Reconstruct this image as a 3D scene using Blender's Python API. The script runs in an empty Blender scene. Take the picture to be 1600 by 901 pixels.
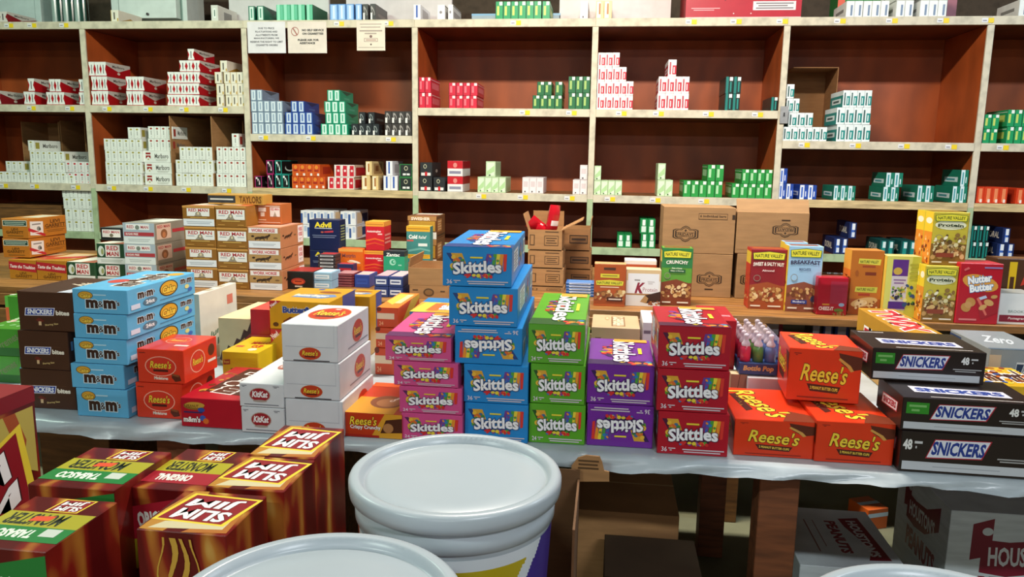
import bpy, bmesh, math, random
from mathutils import Matrix, Vector

# ------------------------------------------------------------------ camera
F_PX, YAW, PITCH, ROLL, EYE = 1195.93, 0.122625, 0.166490, 0.016384, 1.5
def _axes():
    cy, sy, cp, sp = math.cos(YAW), math.sin(YAW), math.cos(PITCH), math.sin(PITCH)
    f = Vector((-sy*cp, cy*cp, -sp)); r = Vector((cy, sy, 0)); u = r.cross(f)
    c, s = math.cos(ROLL), math.sin(ROLL)
    return r*c + u*s, u*c - r*s, f
CR, CU, CF = _axes()
scene = bpy.context.scene
COL = scene.collection
cam_data = bpy.data.cameras.new('camera')
cam = bpy.data.objects.new('camera', cam_data); COL.objects.link(cam)
cam_data.sensor_width = 36.0; cam_data.lens = F_PX/1600*36.0
cam_data.clip_start = 0.02; cam_data.clip_end = 60
m = Matrix((( CR.x, CU.x, -CF.x, 0), (CR.y, CU.y, -CF.y, 0), (CR.z, CU.z, -CF.z, EYE), (0, 0, 0, 1)))
cam.matrix_world = m
scene.camera = cam

# ------------------------------------------------------------------ light and exposure
scene.view_settings.view_transform = 'Standard'
scene.view_settings.look = 'None'
scene.view_settings.exposure = 0.15
scene.view_settings.gamma = 1.0
scene.view_settings.use_curve_mapping = False
world = bpy.data.worlds.new('world'); scene.world = world
world.use_nodes = True
world.node_tree.nodes['Background'].inputs[0].default_value = (0.55, 0.62, 0.7, 1)
world.node_tree.nodes['Background'].inputs[1].default_value = 0.03
def area(name, loc, sx, sy, power, color, rot=(0, 0, 0)):
    l = bpy.data.lights.new(name, 'AREA'); l.shape = 'RECTANGLE'; l.size = sx; l.size_y = sy
    l.energy = power; l.color = color
    o = bpy.data.objects.new(name, l); COL.objects.link(o); o.location = loc; o.rotation_euler = rot
    return o
# rows of ceiling fluorescents: one above the tables, others further back in the hall
area('ceiling_tube_light', (-3.2, 2.7, 3.55), 1.2, 0.14, 68, (0.76, 1.0, 0.84), (0.4, 0, 0))
area('ceiling_tube_light', (-0.1, 2.7, 3.55), 1.2, 0.14, 140, (1.0, 0.91, 0.80), (0.4, 0, 0))
area('ceiling_tube_light', (3.0, 2.7, 3.55), 1.2, 0.14, 66, (0.72, 0.87, 1.0), (0.4, 0, 0))
area('ceiling_tube_light', (-2.6, -1.4, 3.55), 1.2, 0.14, 72, (0.85, 1.0, 0.92))
area('ceiling_tube_light', (1.7, -1.4, 3.55), 1.2, 0.14, 85, (0.90, 0.95, 1.0))
area('ceiling_tube_light', (-0.5, -4.6, 3.3), 3.6, 0.14, 65, (0.95, 0.96, 1.0), (0.5, 0, 0))

# ------------------------------------------------------------------ pixel -> place
def ray(x, y):
    return CF + CR*((x-800)/F_PX) - CU*((y-450.5)/F_PX)
def onz(x, y, z):
    d = ray(x, y); t = (z-EYE)/d.z
    return Vector((d.x*t, d.y*t, z))
def onY(x, y, Y):
    d = ray(x, y); t = Y/d.y
    return Vector((d.x*t, Y, EYE+d.z*t))

# ------------------------------------------------------------------ materials
def lin(h):
    h = h.lstrip('#'); o = []
    for i in (0, 2, 4):
        c = int(h[i:i+2], 16)/255
        o.append(c/12.92 if c <= 0.04045 else ((c+0.055)/1.055)**2.4)
    return (o[0], o[1], o[2], 1)
MATS = {}
def M(hexc, rough=0.42, kind='print'):
    key = (hexc, rough, kind)
    if key in MATS: return MATS[key]
    mt = bpy.data.materials.new('%s_%s' % (kind, hexc.lstrip('#'))); mt.use_nodes = True
    nt = mt.node_tree; b = nt.nodes['Principled BSDF']
    b.inputs['Roughness'].default_value = rough
    c = lin(hexc)
    b.inputs['Base Color'].default_value = c
    N = nt.nodes.new; L = nt.links.new
    def noise(scale, detail=4, vec=None, stretch=None):
        n = N('ShaderNodeTexNoise'); n.inputs['Scale'].default_value = scale; n.inputs['Detail'].default_value = detail
        tc = N('ShaderNodeTexCoord'); mp = N('ShaderNodeMapping')
        if stretch: mp.inputs['Scale'].default_value = stretch
        L(tc.outputs['Object'], mp.inputs['Vector']); L(mp.outputs['Vector'], n.inputs['Vector'])
        return n
    def ramp2(fac, c1, c2, p1=0.3, p2=0.7):
        r = N('ShaderNodeValToRGB'); e = r.color_ramp.elements
        e[0].position = p1; e[0].color = c1; e[1].position = p2; e[1].color = c2
        L(fac, r.inputs['Fac']); return r
    def sc(k): return (min(1, c[0]*k), min(1, c[1]*k), min(1, c[2]*k), 1)
    def bump(n, strength, dist=0.002):
        bp = N('ShaderNodeBump'); bp.inputs['Strength'].default_value = strength; bp.inputs['Distance'].default_value = dist
        L(n.outputs['Fac'], bp.inputs['Height']); L(bp.outputs['Normal'], b.inputs['Normal'])
    if kind == 'print':
        n = noise(14, 2); r = ramp2(n.outputs['Fac'], sc(0.94), sc(1.05)); L(r.outputs['Color'], b.inputs['Base Color'])
    elif kind == 'ink':
        pass
    elif kind == 'card':
        n = noise(9, 5, stretch=(1, 1, 6)); r = ramp2(n.outputs['Fac'], sc(0.86), sc(1.1)); L(r.outputs['Color'], b.inputs['Base Color'])
        bump(n, 0.15)
    elif kind == 'paint':
        n = noise(16, 8); r = ramp2(n.outputs['Fac'], sc(0.72), sc(1.06), 0.28, 0.55); L(r.outputs['Color'], b.inputs['Base Color'])
        bump(n, 0.2)
    elif kind == 'wood':
        n = noise(6, 6, stretch=(1.2, 9, 9)); r = ramp2(n.outputs['Fac'], sc(0.55), sc(1.25), 0.3, 0.72); L(r.outputs['Color'], b.inputs['Base Color'])
        bump(n, 0.25)
    elif kind == 'ply':
        n = noise(3, 7, stretch=(2.2, 2.2, 0.8)); w = N('ShaderNodeTexWave'); w.inputs['Scale'].default_value = 1.4
        w.inputs['Distortion'].default_value = 9; w.inputs['Detail'].default_value = 3
        tc = N('ShaderNodeTexCoord'); L(tc.outputs['Object'], w.inputs['Vector'])
        mx = N('ShaderNodeMath'); mx.operation = 'MULTIPLY_ADD'; mx.inputs[1].default_value = 0.25
        L(w.outputs['Fac'], mx.inputs[0]); L(n.outputs['Fac'], mx.inputs[2])
        r = ramp2(mx.outputs[0], sc(0.68), sc(1.18), 0.3, 0.85); L(r.outputs['Color'], b.inputs['Base Color'])
    elif kind == 'floor':
        n = noise(1.7, 9); r = ramp2(n.outputs['Fac'], sc(0.5), sc(1.3), 0.32, 0.66); L(r.outputs['Color'], b.inputs['Base Color']); bump(n, 0.3, 0.004)
    elif kind == 'flame':
        n = noise(9, 2, stretch=(1.6, 1.6, 0.55)); w = N('ShaderNodeTexWave'); w.bands_direction = 'X'
        w.inputs['Scale'].default_value = 1.9; w.inputs['Distortion'].default_value = 10; w.inputs['Detail'].default_value = 1.2; w.inputs['Detail Scale'].default_value = 1.6
        tc = N('ShaderNodeTexCoord'); mp = N('ShaderNodeMapping'); mp.inputs['Scale'].default_value = (1.5, 1.5, 0.5)
        L(tc.outputs['Object'], mp.inputs['Vector']); L(mp.outputs['Vector'], w.inputs['Vector'])
        mu = N('ShaderNodeMath'); mu.operation = 'MULTIPLY'; L(w.outputs['Fac'], mu.inputs[0]); L(n.outputs['Fac'], mu.inputs[1])
        r = N('ShaderNodeValToRGB'); e = r.color_ramp.elements
        e[0].position = 0.14; e[0].color = lin('#560d0f'); e[1].position = 0.7; e[1].color = lin('#dcc46a')
        k = e.new(0.38); k.color = lin('#7e1c14'); k = e.new(0.54); k.color = lin('#ae6e2a')
        L(mu.outputs[0], r.inputs['Fac']); L(r.outputs['Color'], b.inputs['Base Color'])
    elif kind == 'plastic':
        n = noise(5, 3); r = ramp2(n.outputs['Fac'], sc(0.96), sc(1.02)); L(r.outputs['Color'], b.inputs['Base Color'])
    elif kind == 'sheet':
        n = noise(7, 6, stretch=(1, 1.6, 1)); r = ramp2(n.outputs['Fac'], sc(0.82), sc(1.08)); L(r.outputs['Color'], b.inputs['Base Color'])
        bump(n, 0.5, 0.006)
    elif kind == 'film':
        lw = N('ShaderNodeLayerWeight'); lw.inputs['Blend'].default_value = 0.12
        gl = N('ShaderNodeBsdfGlossy'); gl.inputs['Roughness'].default_value = rough; gl.inputs['Color'].default_value = c
        tr = N('ShaderNodeBsdfTransparent'); mx = N('ShaderNodeMixShader')
        L(lw.outputs['Fresnel'], mx.inputs['Fac']); L(tr.outputs['BSDF'], mx.inputs[1]); L(gl.outputs['BSDF'], mx.inputs[2])
        L(mx.outputs['Shader'], nt.nodes['Material Output'].inputs['Surface'])
    elif kind == 'metal':
        b.inputs['Metallic'].default_value = 0.7
        n = noise(30, 3); r = ramp2(n.outputs['Fac'], sc(0.8), sc(1.1)); L(r.outputs['Color'], b.inputs['Base Color'])
    MATS[key] = mt
    return mt
def ink(h): return M(h, 0.4, 'ink')

# ------------------------------------------------------------------ lettering
TXT = {}
def text_raw(s, off):
    key = (s, round(off, 4))
    if key in TXT: return TXT[key]
    cu = bpy.data.curves.new('lettering', 'FONT'); cu.body = s; cu.size = 1.0; cu.resolution_u = 2; cu.offset = off
    cu.fill_mode = 'FRONT' if 'FRONT' in [i.identifier for i in cu.bl_rna.properties['fill_mode'].enum_items] else cu.fill_mode
    ob = bpy.data.objects.new('lettering', cu)
    me = ob.to_mesh()
    v = [(p.co.x, p.co.y) for p in me.vertices]; f = [tuple(p.vertices) for p in me.polygons]
    ob.to_mesh_clear(); bpy.data.objects.remove(ob); bpy.data.curves.remove(cu)
    TXT[key] = (v, f)
    return TXT[key]

class Art:
    """flat print on one W x H face, in metres; layers lie a hair apart"""
    def __init__(s, W, H):
        s.W, s.H, s.v, s.f, s.c, s.n = W, H, [], [], [], 0
    def add(s, pts, faces, col):
        s.n += 1; z = 0.0003 + s.n*0.00003; b = len(s.v)
        s.v += [(x, y, z) for x, y in pts]
        for f in faces:
            a = 0
            for i in range(len(f)):
                p, q = pts[f[i]], pts[f[(i+1) % len(f)]]; a += p[0]*q[1]-p[1]*q[0]
            f = f if a > 0 else tuple(reversed(f))
            s.f.append(tuple(i+b for i in f)); s.c.append(col)
    def draw(s, it):
        k = it[0]; W, H = s.W, s.H
        if k == 'r':
            x0, y0, x1, y1, c = it[1:]
            s.add([(x0*W, y0*H), (x1*W, y0*H), (x1*W, y1*H), (x0*W, y1*H)], [(0, 1, 2, 3)], c)
        elif k == 'p':
            s.add([(x*W, y*H) for x, y in it[1]], [tuple(range(len(it[1])))], it[2])
        elif k == 'e':
            cx, cy, rx, ry, c = it[1:6]; ro = math.radians(it[6]) if len(it) > 6 else 0
            n = 20 if max(rx*W, ry*H) > 0.012 else 10
            P = []
            for i in range(n):
                a = 2*math.pi*i/n; x, y = rx*W*math.cos(a), ry*H*math.sin(a)
                P.append((cx*W+x*math.cos(ro)-y*math.sin(ro), cy*H+x*math.sin(ro)+y*math.cos(ro)))
            s.add(P, [tuple(range(n))], c)
        elif k == 'b':      # scatter of candies / nuts
            x0, y0, x1, y1, n, cols, r0, r1, seed = it[1:]
            rr = random.Random(seed)
            for i in range(n):
                r = rr.uniform(r0, r1)
                s.draw(('e', rr.uniform(x0, x1), rr.uniform(y0, y1), r/W*0.055, r*rr.uniform(0.6, 1)/H*0.055, rr.choice(cols), rr.uniform(0, 180)))
        elif k == 'l':      # rows of fine print as thin bars
            x0, y0, x1, y1, n, c = it[1:]
            for i in range(n):
                yy = y1-(y1-y0)*(i+0.5)/n; hh = (y1-y0)/n*0.25
                s.draw(('r', x0+(0.02 if i % 2 else 0), yy-hh, x1-(0.05 if i % 3 == 1 else 0), yy+hh, c))
        elif k == 't':
            st, cx, cy, w, h, c = it[1:7]; o = it[7] if len(it) > 7 else {}
            bold, sh, rot = o.get('b', 0.02), o.get('sh', 0), math.radians(o.get('rot', 0))
            v0, f0 = text_raw(st, bold)
            if not v0: return
            xs = [x+sh*y for x, y in v0]; ys = [y for x, y in v0]
            mx, my = (min(xs)+max(xs))/2, (min(ys)+max(ys))/2; bw, bh = max(xs)-min(xs), max(ys)-min(ys)
            vert = abs(abs(o.get('rot', 0))-90) < 30
            tw, th = (w*H, h*W) if vert else (w*W, h*H)
            kx, ky = tw/bw, th/bh
            arch = o.get('arch', 0)
            lay = list(o.get('ol', ())) + [(0, c)]
            for g, cc in lay:
                v, f = text_raw(st, bold+g)
                P = []
                for x, y in v:
                    X, Y = (x+sh*y-mx)*kx, (y-my)*ky
                    if arch: Y += arch*th*(1-(2*X/tw)**2)-arch*th*0.5
                    P.append((cx*W+X*math.cos(rot)-Y*math.sin(rot), cy*H+X*math.sin(rot)+Y*math.cos(rot)))
                s.add(P, f, cc)
        elif k == 'g':      # group placed in a sub-rectangle
            x0, y0, x1, y1, items = it[1:]
            sub = Art((x1-x0)*W, (y1-y0)*H)
            for q in items: sub.draw(q)
            b = len(s.v)
            s.v += [(x+x0*W, y+y0*H, z+s.n*0.00003) for x, y, z in sub.v]
            s.f += [tuple(i+b for i in f) for f in sub.f]; s.c += sub.c; s.n += sub.n

# ------------------------------------------------------------------ boxes
def fill_mesh(me, verts, faces, mats):
    """mats: one material per face"""
    slots = []
    for q in mats:
        if q not in slots: slots.append(q)
    me.from_pydata(verts, [], faces)
    for q in slots: me.materials.append(q)
    idx = {q: i for i, q in enumerate(slots)}
    me.polygons.foreach_set('material_index', [idx[q] for q in mats])
    me.update()
    return me
def cbox(w, d, h, c=0.0015):
    """bevelled box, x centred, front at y=0, base at z=0"""
    bm = bmesh.new()
    bmesh.ops.create_cube(bm, size=1.0)
    for v in bm.verts: v.co = Vector((v.co.x*w, (v.co.y+0.5)*d, (v.co.z+0.5)*h))
    if c > 0:
        bmesh.ops.bevel(bm, geom=bm.edges[:], offset=min(c, w*0.2, d*0.2, h*0.2), segments=1, affect='EDGES', profile=0.5)
    vs = [tuple(v.co) for v in bm.verts]; bm.verts.index_update()
    fs = [tuple(v.index for v in f.verts) for f in bm.faces]
    bm.free()
    return vs, fs
def face_map(face, w, d, h):
    if face == 'front': return (w, h, lambda x, y, z: (x-w/2, -z, y))
    if face == 'back': return (w, h, lambda x, y, z: (w/2-x, d+z, y))
    if face == 'right': return (d, h, lambda x, y, z: (w/2+z, x, y))
    if face == 'left': return (d, h, lambda x, y, z: (-w/2-z, d-x, y))
    return (w, d, lambda x, y, z: (x-w/2, y, h+z))
def face_art(face, items, w, d, h, flip=False):
    W, H, fm = face_map(face, w, d, h)
    a = Art(W, H)
    for it in items: a.draw(it)
    v = [fm(W-x, H-y, z) if flip else fm(x, y, z) for x, y, z in a.v]
    return v, a.f, a.c
FACE_NAME = {'front': 'front_print', 'right': 'side_print', 'left': 'side_print', 'top': 'top_print', 'back': 'back_print'}
MESH = {}
def link(name, data, parent=None):
    o = bpy.data.objects.new(name, data); COL.objects.link(o)
    if parent: o.parent = parent
    return o
def tag(o, label=None, cat=None, group=None, kind=None):
    if label: o['label'] = label
    if cat: o['category'] = cat
    if group: o['group'] = group
    if kind: o['kind'] = kind
    return o
def empty(name, loc=(0, 0, 0), rz=0):
    o = bpy.data.objects.new(name, None); COL.objects.link(o); o.location = loc; o.rotation_euler = (0, 0, rz); o.empty_display_size = 0.05
    return o
def printed_box(name, label, cat, design, w, d, h, loc, yaw=0, flip=False, group=None, tilt=0):
    """a thing: Empty at the base > body + one printed part for each printed face"""
    body, arts, key = design
    w, d, h = round(w, 3), round(d, 3), round(h, 4)
    root = empty(name, loc, yaw); tag(root, label, cat, group)
    if tilt: root.rotation_euler = (tilt, 0, yaw)
    k = ('body', body, w, d, h)
    if k not in MESH:
        v, f = cbox(w, d, h); MESH[k] = fill_mesh(bpy.data.meshes.new('box_body'), v, f, [body]*len(f))
    link('body', MESH[k], root)
    for fc, items in arts.items():
        k = (key, fc, w, d, h, flip)
        if k not in MESH:
            ff = fc
            if flip and fc in ('left', 'right'): ff = fc
            v, f, c = face_art(ff, items, w, d, h, flip)
            MESH[k] = fill_mesh(bpy.data.meshes.new(FACE_NAME[fc]), v, f, [ink(q) for q in c])
        link(FACE_NAME[fc], MESH[k], root)
    return root
def solid_mesh(name, boxes):
    """boxes: (x0,y0,z0,x1,y1,z1,material[,bevel])"""
    V, Fc, Mt = [], [], []
    for q in boxes:
        x0, y0, z0, x1, y1, z1, mt = q[:7]; bv = q[7] if len(q) > 7 else 0.002
        v, f = cbox(x1-x0, y1-y0, z1-z0, bv); b = len(V)
        V += [(x+(x0+x1)/2, y+y0, z+z0) for x, y, z in v]; Fc += [tuple(i+b for i in ff) for ff in f]; Mt += [mt]*len(f)
    return fill_mesh(bpy.data.meshes.new(name), V, Fc, Mt)
def slab(name, x0, y0, z0, x1, y1, z1, mt, parent=None, bevel=0.002):
    """one box-shaped mesh object with its origin at its base centre"""
    cx, cy = (x0+x1)/2, (y0+y1)/2
    o = link(name, solid_mesh(name, [(x0-cx, y0-cy, 0, x1-cx, y1-cy, z1-z0, mt, bevel)]), parent)
    o.location = (cx, cy, z0)
    if parent: o.location = Vector((cx, cy, z0))-Vector(parent.location)
    return o
def tube(pts, r, n=6):
    V, Fc = [], []
    for i, p in enumerate(pts):
        p = Vector(p); t = (Vector(pts[min(i+1, len(pts)-1)])-Vector(pts[max(i-1, 0)])).normalized()
        a = t.orthogonal().normalized(); b = t.cross(a)
        for k in range(n):
            an = 2*math.pi*k/n; V.append(tuple(p+a*r*math.cos(an)+b*r*math.sin(an)))
    for i in range(len(pts)-1):
        for k in range(n): Fc.append((i*n+k, i*n+(k+1) % n, (i+1)*n+(k+1) % n, (i+1)*n+k))
    return V, Fc
def lathe(prof, n=48):
    """prof: (r,z) list -> verts, faces"""
    V, Fc = [], []
    for r, z in prof:
        for k in range(n):
            a = 2*math.pi*k/n; V.append((r*math.cos(a), r*math.sin(a), z))
    for i in range(len(prof)-1):
        for k in range(n): Fc.append((i*n+k, i*n+(k+1) % n, (i+1)*n+(k+1) % n, (i+1)*n+k))
    return V, Fc
ORD = ['first', 'second', 'third', 'fourth', 'fifth', 'sixth', 'seventh', 'eighth']
def ordn(i, n):
    if n == 1: return ''
    if i == 0: return 'leftmost'
    if i == n-1: return 'rightmost'
    return ORD[i]+' from left'
def rown(i, n):
    if n == 1: return 'single row'
    if i == 0: return 'bottom row'
    if i == n-1: return 'top row'
    return ORD[i]+' row up'
def boxn(i, n):
    if n == 1: return ''
    if i == 0: return 'bottom box'
    if i == n-1: return 'topmost box'
    return ORD[i]+' box up'

# ------------------------------------------------------------------ the room
def struct(o): o['kind'] = 'structure'; return o
struct(slab('floor', -7, -5.5, -0.1, 7, 6.6, 0, M('#6f6d52', 0.8, 'floor')))
struct(slab('ceiling', -7, -5.5, 3.9, 7, 6.6, 4.0, M('#8d8a80', 0.9, 'paint')))
struct(slab('wall_back', -7, 6.5, 0, 7, 6.6, 3.9, M('#57493b', 0.9, 'paint')))
struct(slab('wall_front', -7, -5.6, 0, 7, -5.5, 3.9, M('#b9b5aa', 0.9, 'paint')))
struct(slab('wall_left', -7.1, -5.5, 0, -7, 6.6, 3.9, M('#9aa59c', 0.9, 'paint')))
struct(slab('wall_right', 7, -5.5, 0, 7.1, 6.6, 3.9, M('#9aa1a8', 0.9, 'paint')))

# ------------------------------------------------------------------ the shelving
SY, SD, BAY, X0 = 5.28, 0.63, 1.22, -3.784
PLY = M('#ac4f1f', 0.5, 'ply'); CREAM = M('#d2c8b0', 0.6, 'paint'); GREENP = M('#a9bb92', 0.6, 'paint'); RAW = M('#d8bd8a', 0.6, 'wood')
unit = empty('shelving_unit', (X0, SY, 0))
tag(unit, 'tall reddish brown wooden shelving unit with cream painted edges along the back wall', 'shelving')
TOPZ, S2A, S2B, S3, S4 = 2.422, 1.84, 1.65, 1.271, 0.915
for i in range(-1, 7):
    x = X0+BAY*i
    up = slab('upright_panel', x-0.018, SY+0.012, 0, x+0.018, SY+SD, TOPZ-0.048, PLY, unit, 0)
    for (za, zb, mt) in ((0, S3-0.03, GREENP), (S3-0.03, TOPZ-0.001, CREAM)):
        e = slab('upright_edge', x-0.02, SY-0.004, za, x+0.02, SY+0.012, zb, mt, unit)
        e.parent = up; e.location = Vector(e.location)-Vector(up.location)
slab('back_panel', X0-BAY, SY+SD, 0, X0+6*BAY, SY+SD+0.012, TOPZ, M('#a04c1e', 0.5, 'ply'), unit, 0)
TAGS = {('t', 1): [14, 50, 100], ('t', 3): [530, 607], ('t', 4): [806], ('t', 5): [1080, 1150, 1222], ('t', 6): [1312, 1393, 1473, 1543],
        ('2', 1): [50, 110], ('2', 2): [168, 232, 288, 349], ('2', 3): [412, 486, 611], ('2', 4): [820, 893], ('2', 5): [971, 1029, 1107, 1184], ('2', 6): [1257, 1337, 1413, 1487], ('2', 7): [1568],
        ('3', 1): [8, 56, 120], ('3', 2): [176, 233, 292, 355], ('3', 4): [752, 817, 890], ('3', 5): [953, 1024, 1100]}
tagmesh = solid_mesh('price_tag', [(-0.036, -0.0012, 0, 0.0, 0, 0.026, M('#e6e4e4', 0.5, 'ink'), 0), (0.002, -0.0016, -0.003, 0.034, 0, 0.026, M('#f0d020', 0.5, 'ink'), 0),
                                   (-0.03, -0.002, 0.008, -0.008, -0.0012, 0.013, M('#77747c', 0.5, 'ink'), 0)])
for i in range(1, 8):
    xa, xb = X0+BAY*(i-2)+0.018, X0+BAY*(i-1)-0.018
    lev = [('t', TOPZ, CREAM), ('2', S2B if i in (3, 6, 7) else S2A, CREAM), ('3', S3, RAW if i in (3, 6, 7) else CREAM), ('4', S4, GREENP), ('5', 0.15, GREENP)]
    for k, zt, mt in lev:
        g = 0.0195 if k == 't' else 0
        b = slab('shelf_board', xa-g if k == 't' else xa, SY+0.012, zt-0.046, xb+g if k == 't' else xb, SY+SD, zt, M('#8a5a34', 0.55, 'ply') if k in '35' else M('#6a3418', 0.55, 'ply'), unit, 0)
        e = slab('shelf_edge', xa-g+0.002, SY-0.008, zt-0.05, xb+g-0.002, SY+0.012, zt+0.002, mt, unit)
        pb = Vector(b.location)
        e.parent = b; e.location = Vector(e.location)-pb
        for px in TAGS.get((k, i), []):
            t = link('price_tag', tagmesh, b)
            pz = zt-0.036; X = onY(px, 249-(pz-EYE)*236, SY-0.008).x
            t.location = Vector((X, SY-0.0085, pz))-Vector(unit.location)-pb
lp = link('lock_plate', solid_mesh('lock_plate', [(-0.026, -0.006, 0, 0.026, 0, 0.11, M('#b5b4b2', 0.4, 'metal'))]), unit)
pl = onY(1224, 193, SY-0.01); lp.location = Vector((pl.x, SY-0.0085, pl.z))-Vector(unit.location)
kh = link('keyhole', solid_mesh('keyhole', [(-0.004, -0.0075, 0.045, 0.004, -0.0062, 0.07, M('#151414', 0.6, 'ink'), 0)]), lp)
# ------------------------------------------------------------------ cartons on the shelves
# style: body colour, end art, side art (u runs front to back on the right side)
def vbar(c='#3a3a44', x0=0.3, x1=0.62, y0=0.15, y1=0.8):
    return [('r', x0, y0, x1, y1, c)]
W_ = '#f1efea'
def st_chev(red, pale=W_):
    end = [('r', 0, 0, 1, 1, pale), ('p', [(0, 0.15), (0.22, 0.5), (0, 0.85)], red), ('p', [(1, 0.15), (0.78, 0.5), (1, 0.85)], red),
           ('r', 0.42, 0.2, 0.56, 0.8, '#5b5558'), ('r', 0, 0, 1, 0.05, red)]
    side = [('r', 0, 0, 1, 1, red), ('p', [(0, 1), (1, 1), (1, 0.8), (0.5, 0.42), (0, 0.8)], '#d4cec4'), ('t', 'Marlboro', 0.5, 0.76, 0.5, 0.18, '#4a4540'), ('e', 0.5, 0.3, 0.06, 0.09, '#e8d9c8')]
    return (red, end, {'right': side, 'left': side, 'top': [('r', 0.3, 0, 0.7, 1, pale)]})
def st_mark(mark, body='#eceee6', low=None):
    end = [('r', 0.0, 0, 0.05, 1, '#b9bbb3'), ('e', 0.5, 0.82, 0.2, 0.08, mark), ('r', 0.44, 0.3, 0.58, 0.66, '#a9aaa4'), ('r', 0.42, 0.12, 0.6, 0.18, low or '#c8c8be')]
    side = [('r', 0.06, 0.2, 0.2, 0.8, mark), ('t', 'Marlboro', 0.6, 0.5, 0.55, 0.4, '#6d6b66')]
    return (body, end, {'right': side, 'left': side})
def st_panel(body, panel, bar, side=None, foot=None):
    end = [('r', 0.2, 0.06, 0.86, 0.94, panel), ('r', 0.42, 0.2, 0.62, 0.82, bar)]
    if foot: end.append(('r', 0.1, 0, 0.9, 0.2, foot))
    sd = [('r', 0, 0.0, 1, 0.12, body), ('p', [(0.1, 0.95), (0.9, 0.95), (0.5, 0.6)], panel if side is None else side), ('r', 0.3, 0.25, 0.7, 0.4, bar)]
    return (body, end, {'right': sd, 'left': sd})
def st_corner(body, sq, bar, up=True, rot=True):
    y = (0.78, 0.98) if up else (0.04, 0.24)
    end = [('r', 0.52, y[0], 0.92, y[1], sq), ('r', 0.2, 0.22, 0.5, 0.74, bar), ('r', 0, 0, 0.05, 1, '#00000000'[:7])]
    sd = [('r', 0.12, 0.3, 0.9, 0.7, bar), ('r', 0, 0.85, 1, 0.88, sq)]
    return (body, end, {'right': sd, 'left': sd})
def st_split(pale, colr, bar, body=None):
    end = [('r', 0, 0, 0.52, 1, pale), ('r', 0.52, 0.12, 1, 0.66, colr), ('r', 0.16, 0.12, 0.36, 0.86, bar), ('r', 0.66, 0.2, 0.78, 0.56, pale)]
    sd = [('r', 0, 0, 1, 0.72, colr), ('r', 0.15, 0.25, 0.85, 0.55, pale), ('r', 0.25, 0.33, 0.7, 0.46, bar)]
    return (body or pale, end, {'right': sd, 'left': sd})
def st_frame(body, frame, fig, dot):
    end = [('r', 0, 0, 1, 1, frame), ('r', 0.09, 0.05, 0.91, 0.95, body), ('e', 0.55, 0.5, 0.14, 0.28, fig, 15), ('e', 0.5, 0.46, 0.09, 0.2, body), ('r', 0.14, 0.74, 0.38, 0.9, dot)]
    sd = [('e', 0.5, 0.45, 0.3, 0.25, fig), ('e', 0.5, 0.52, 0.26, 0.22, body), ('r', 0, 0.95, 1, 1, frame), ('r', 0, 0, 1, 0.05, frame)]
    return (body, end, {'right': sd, 'left': sd})
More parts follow.
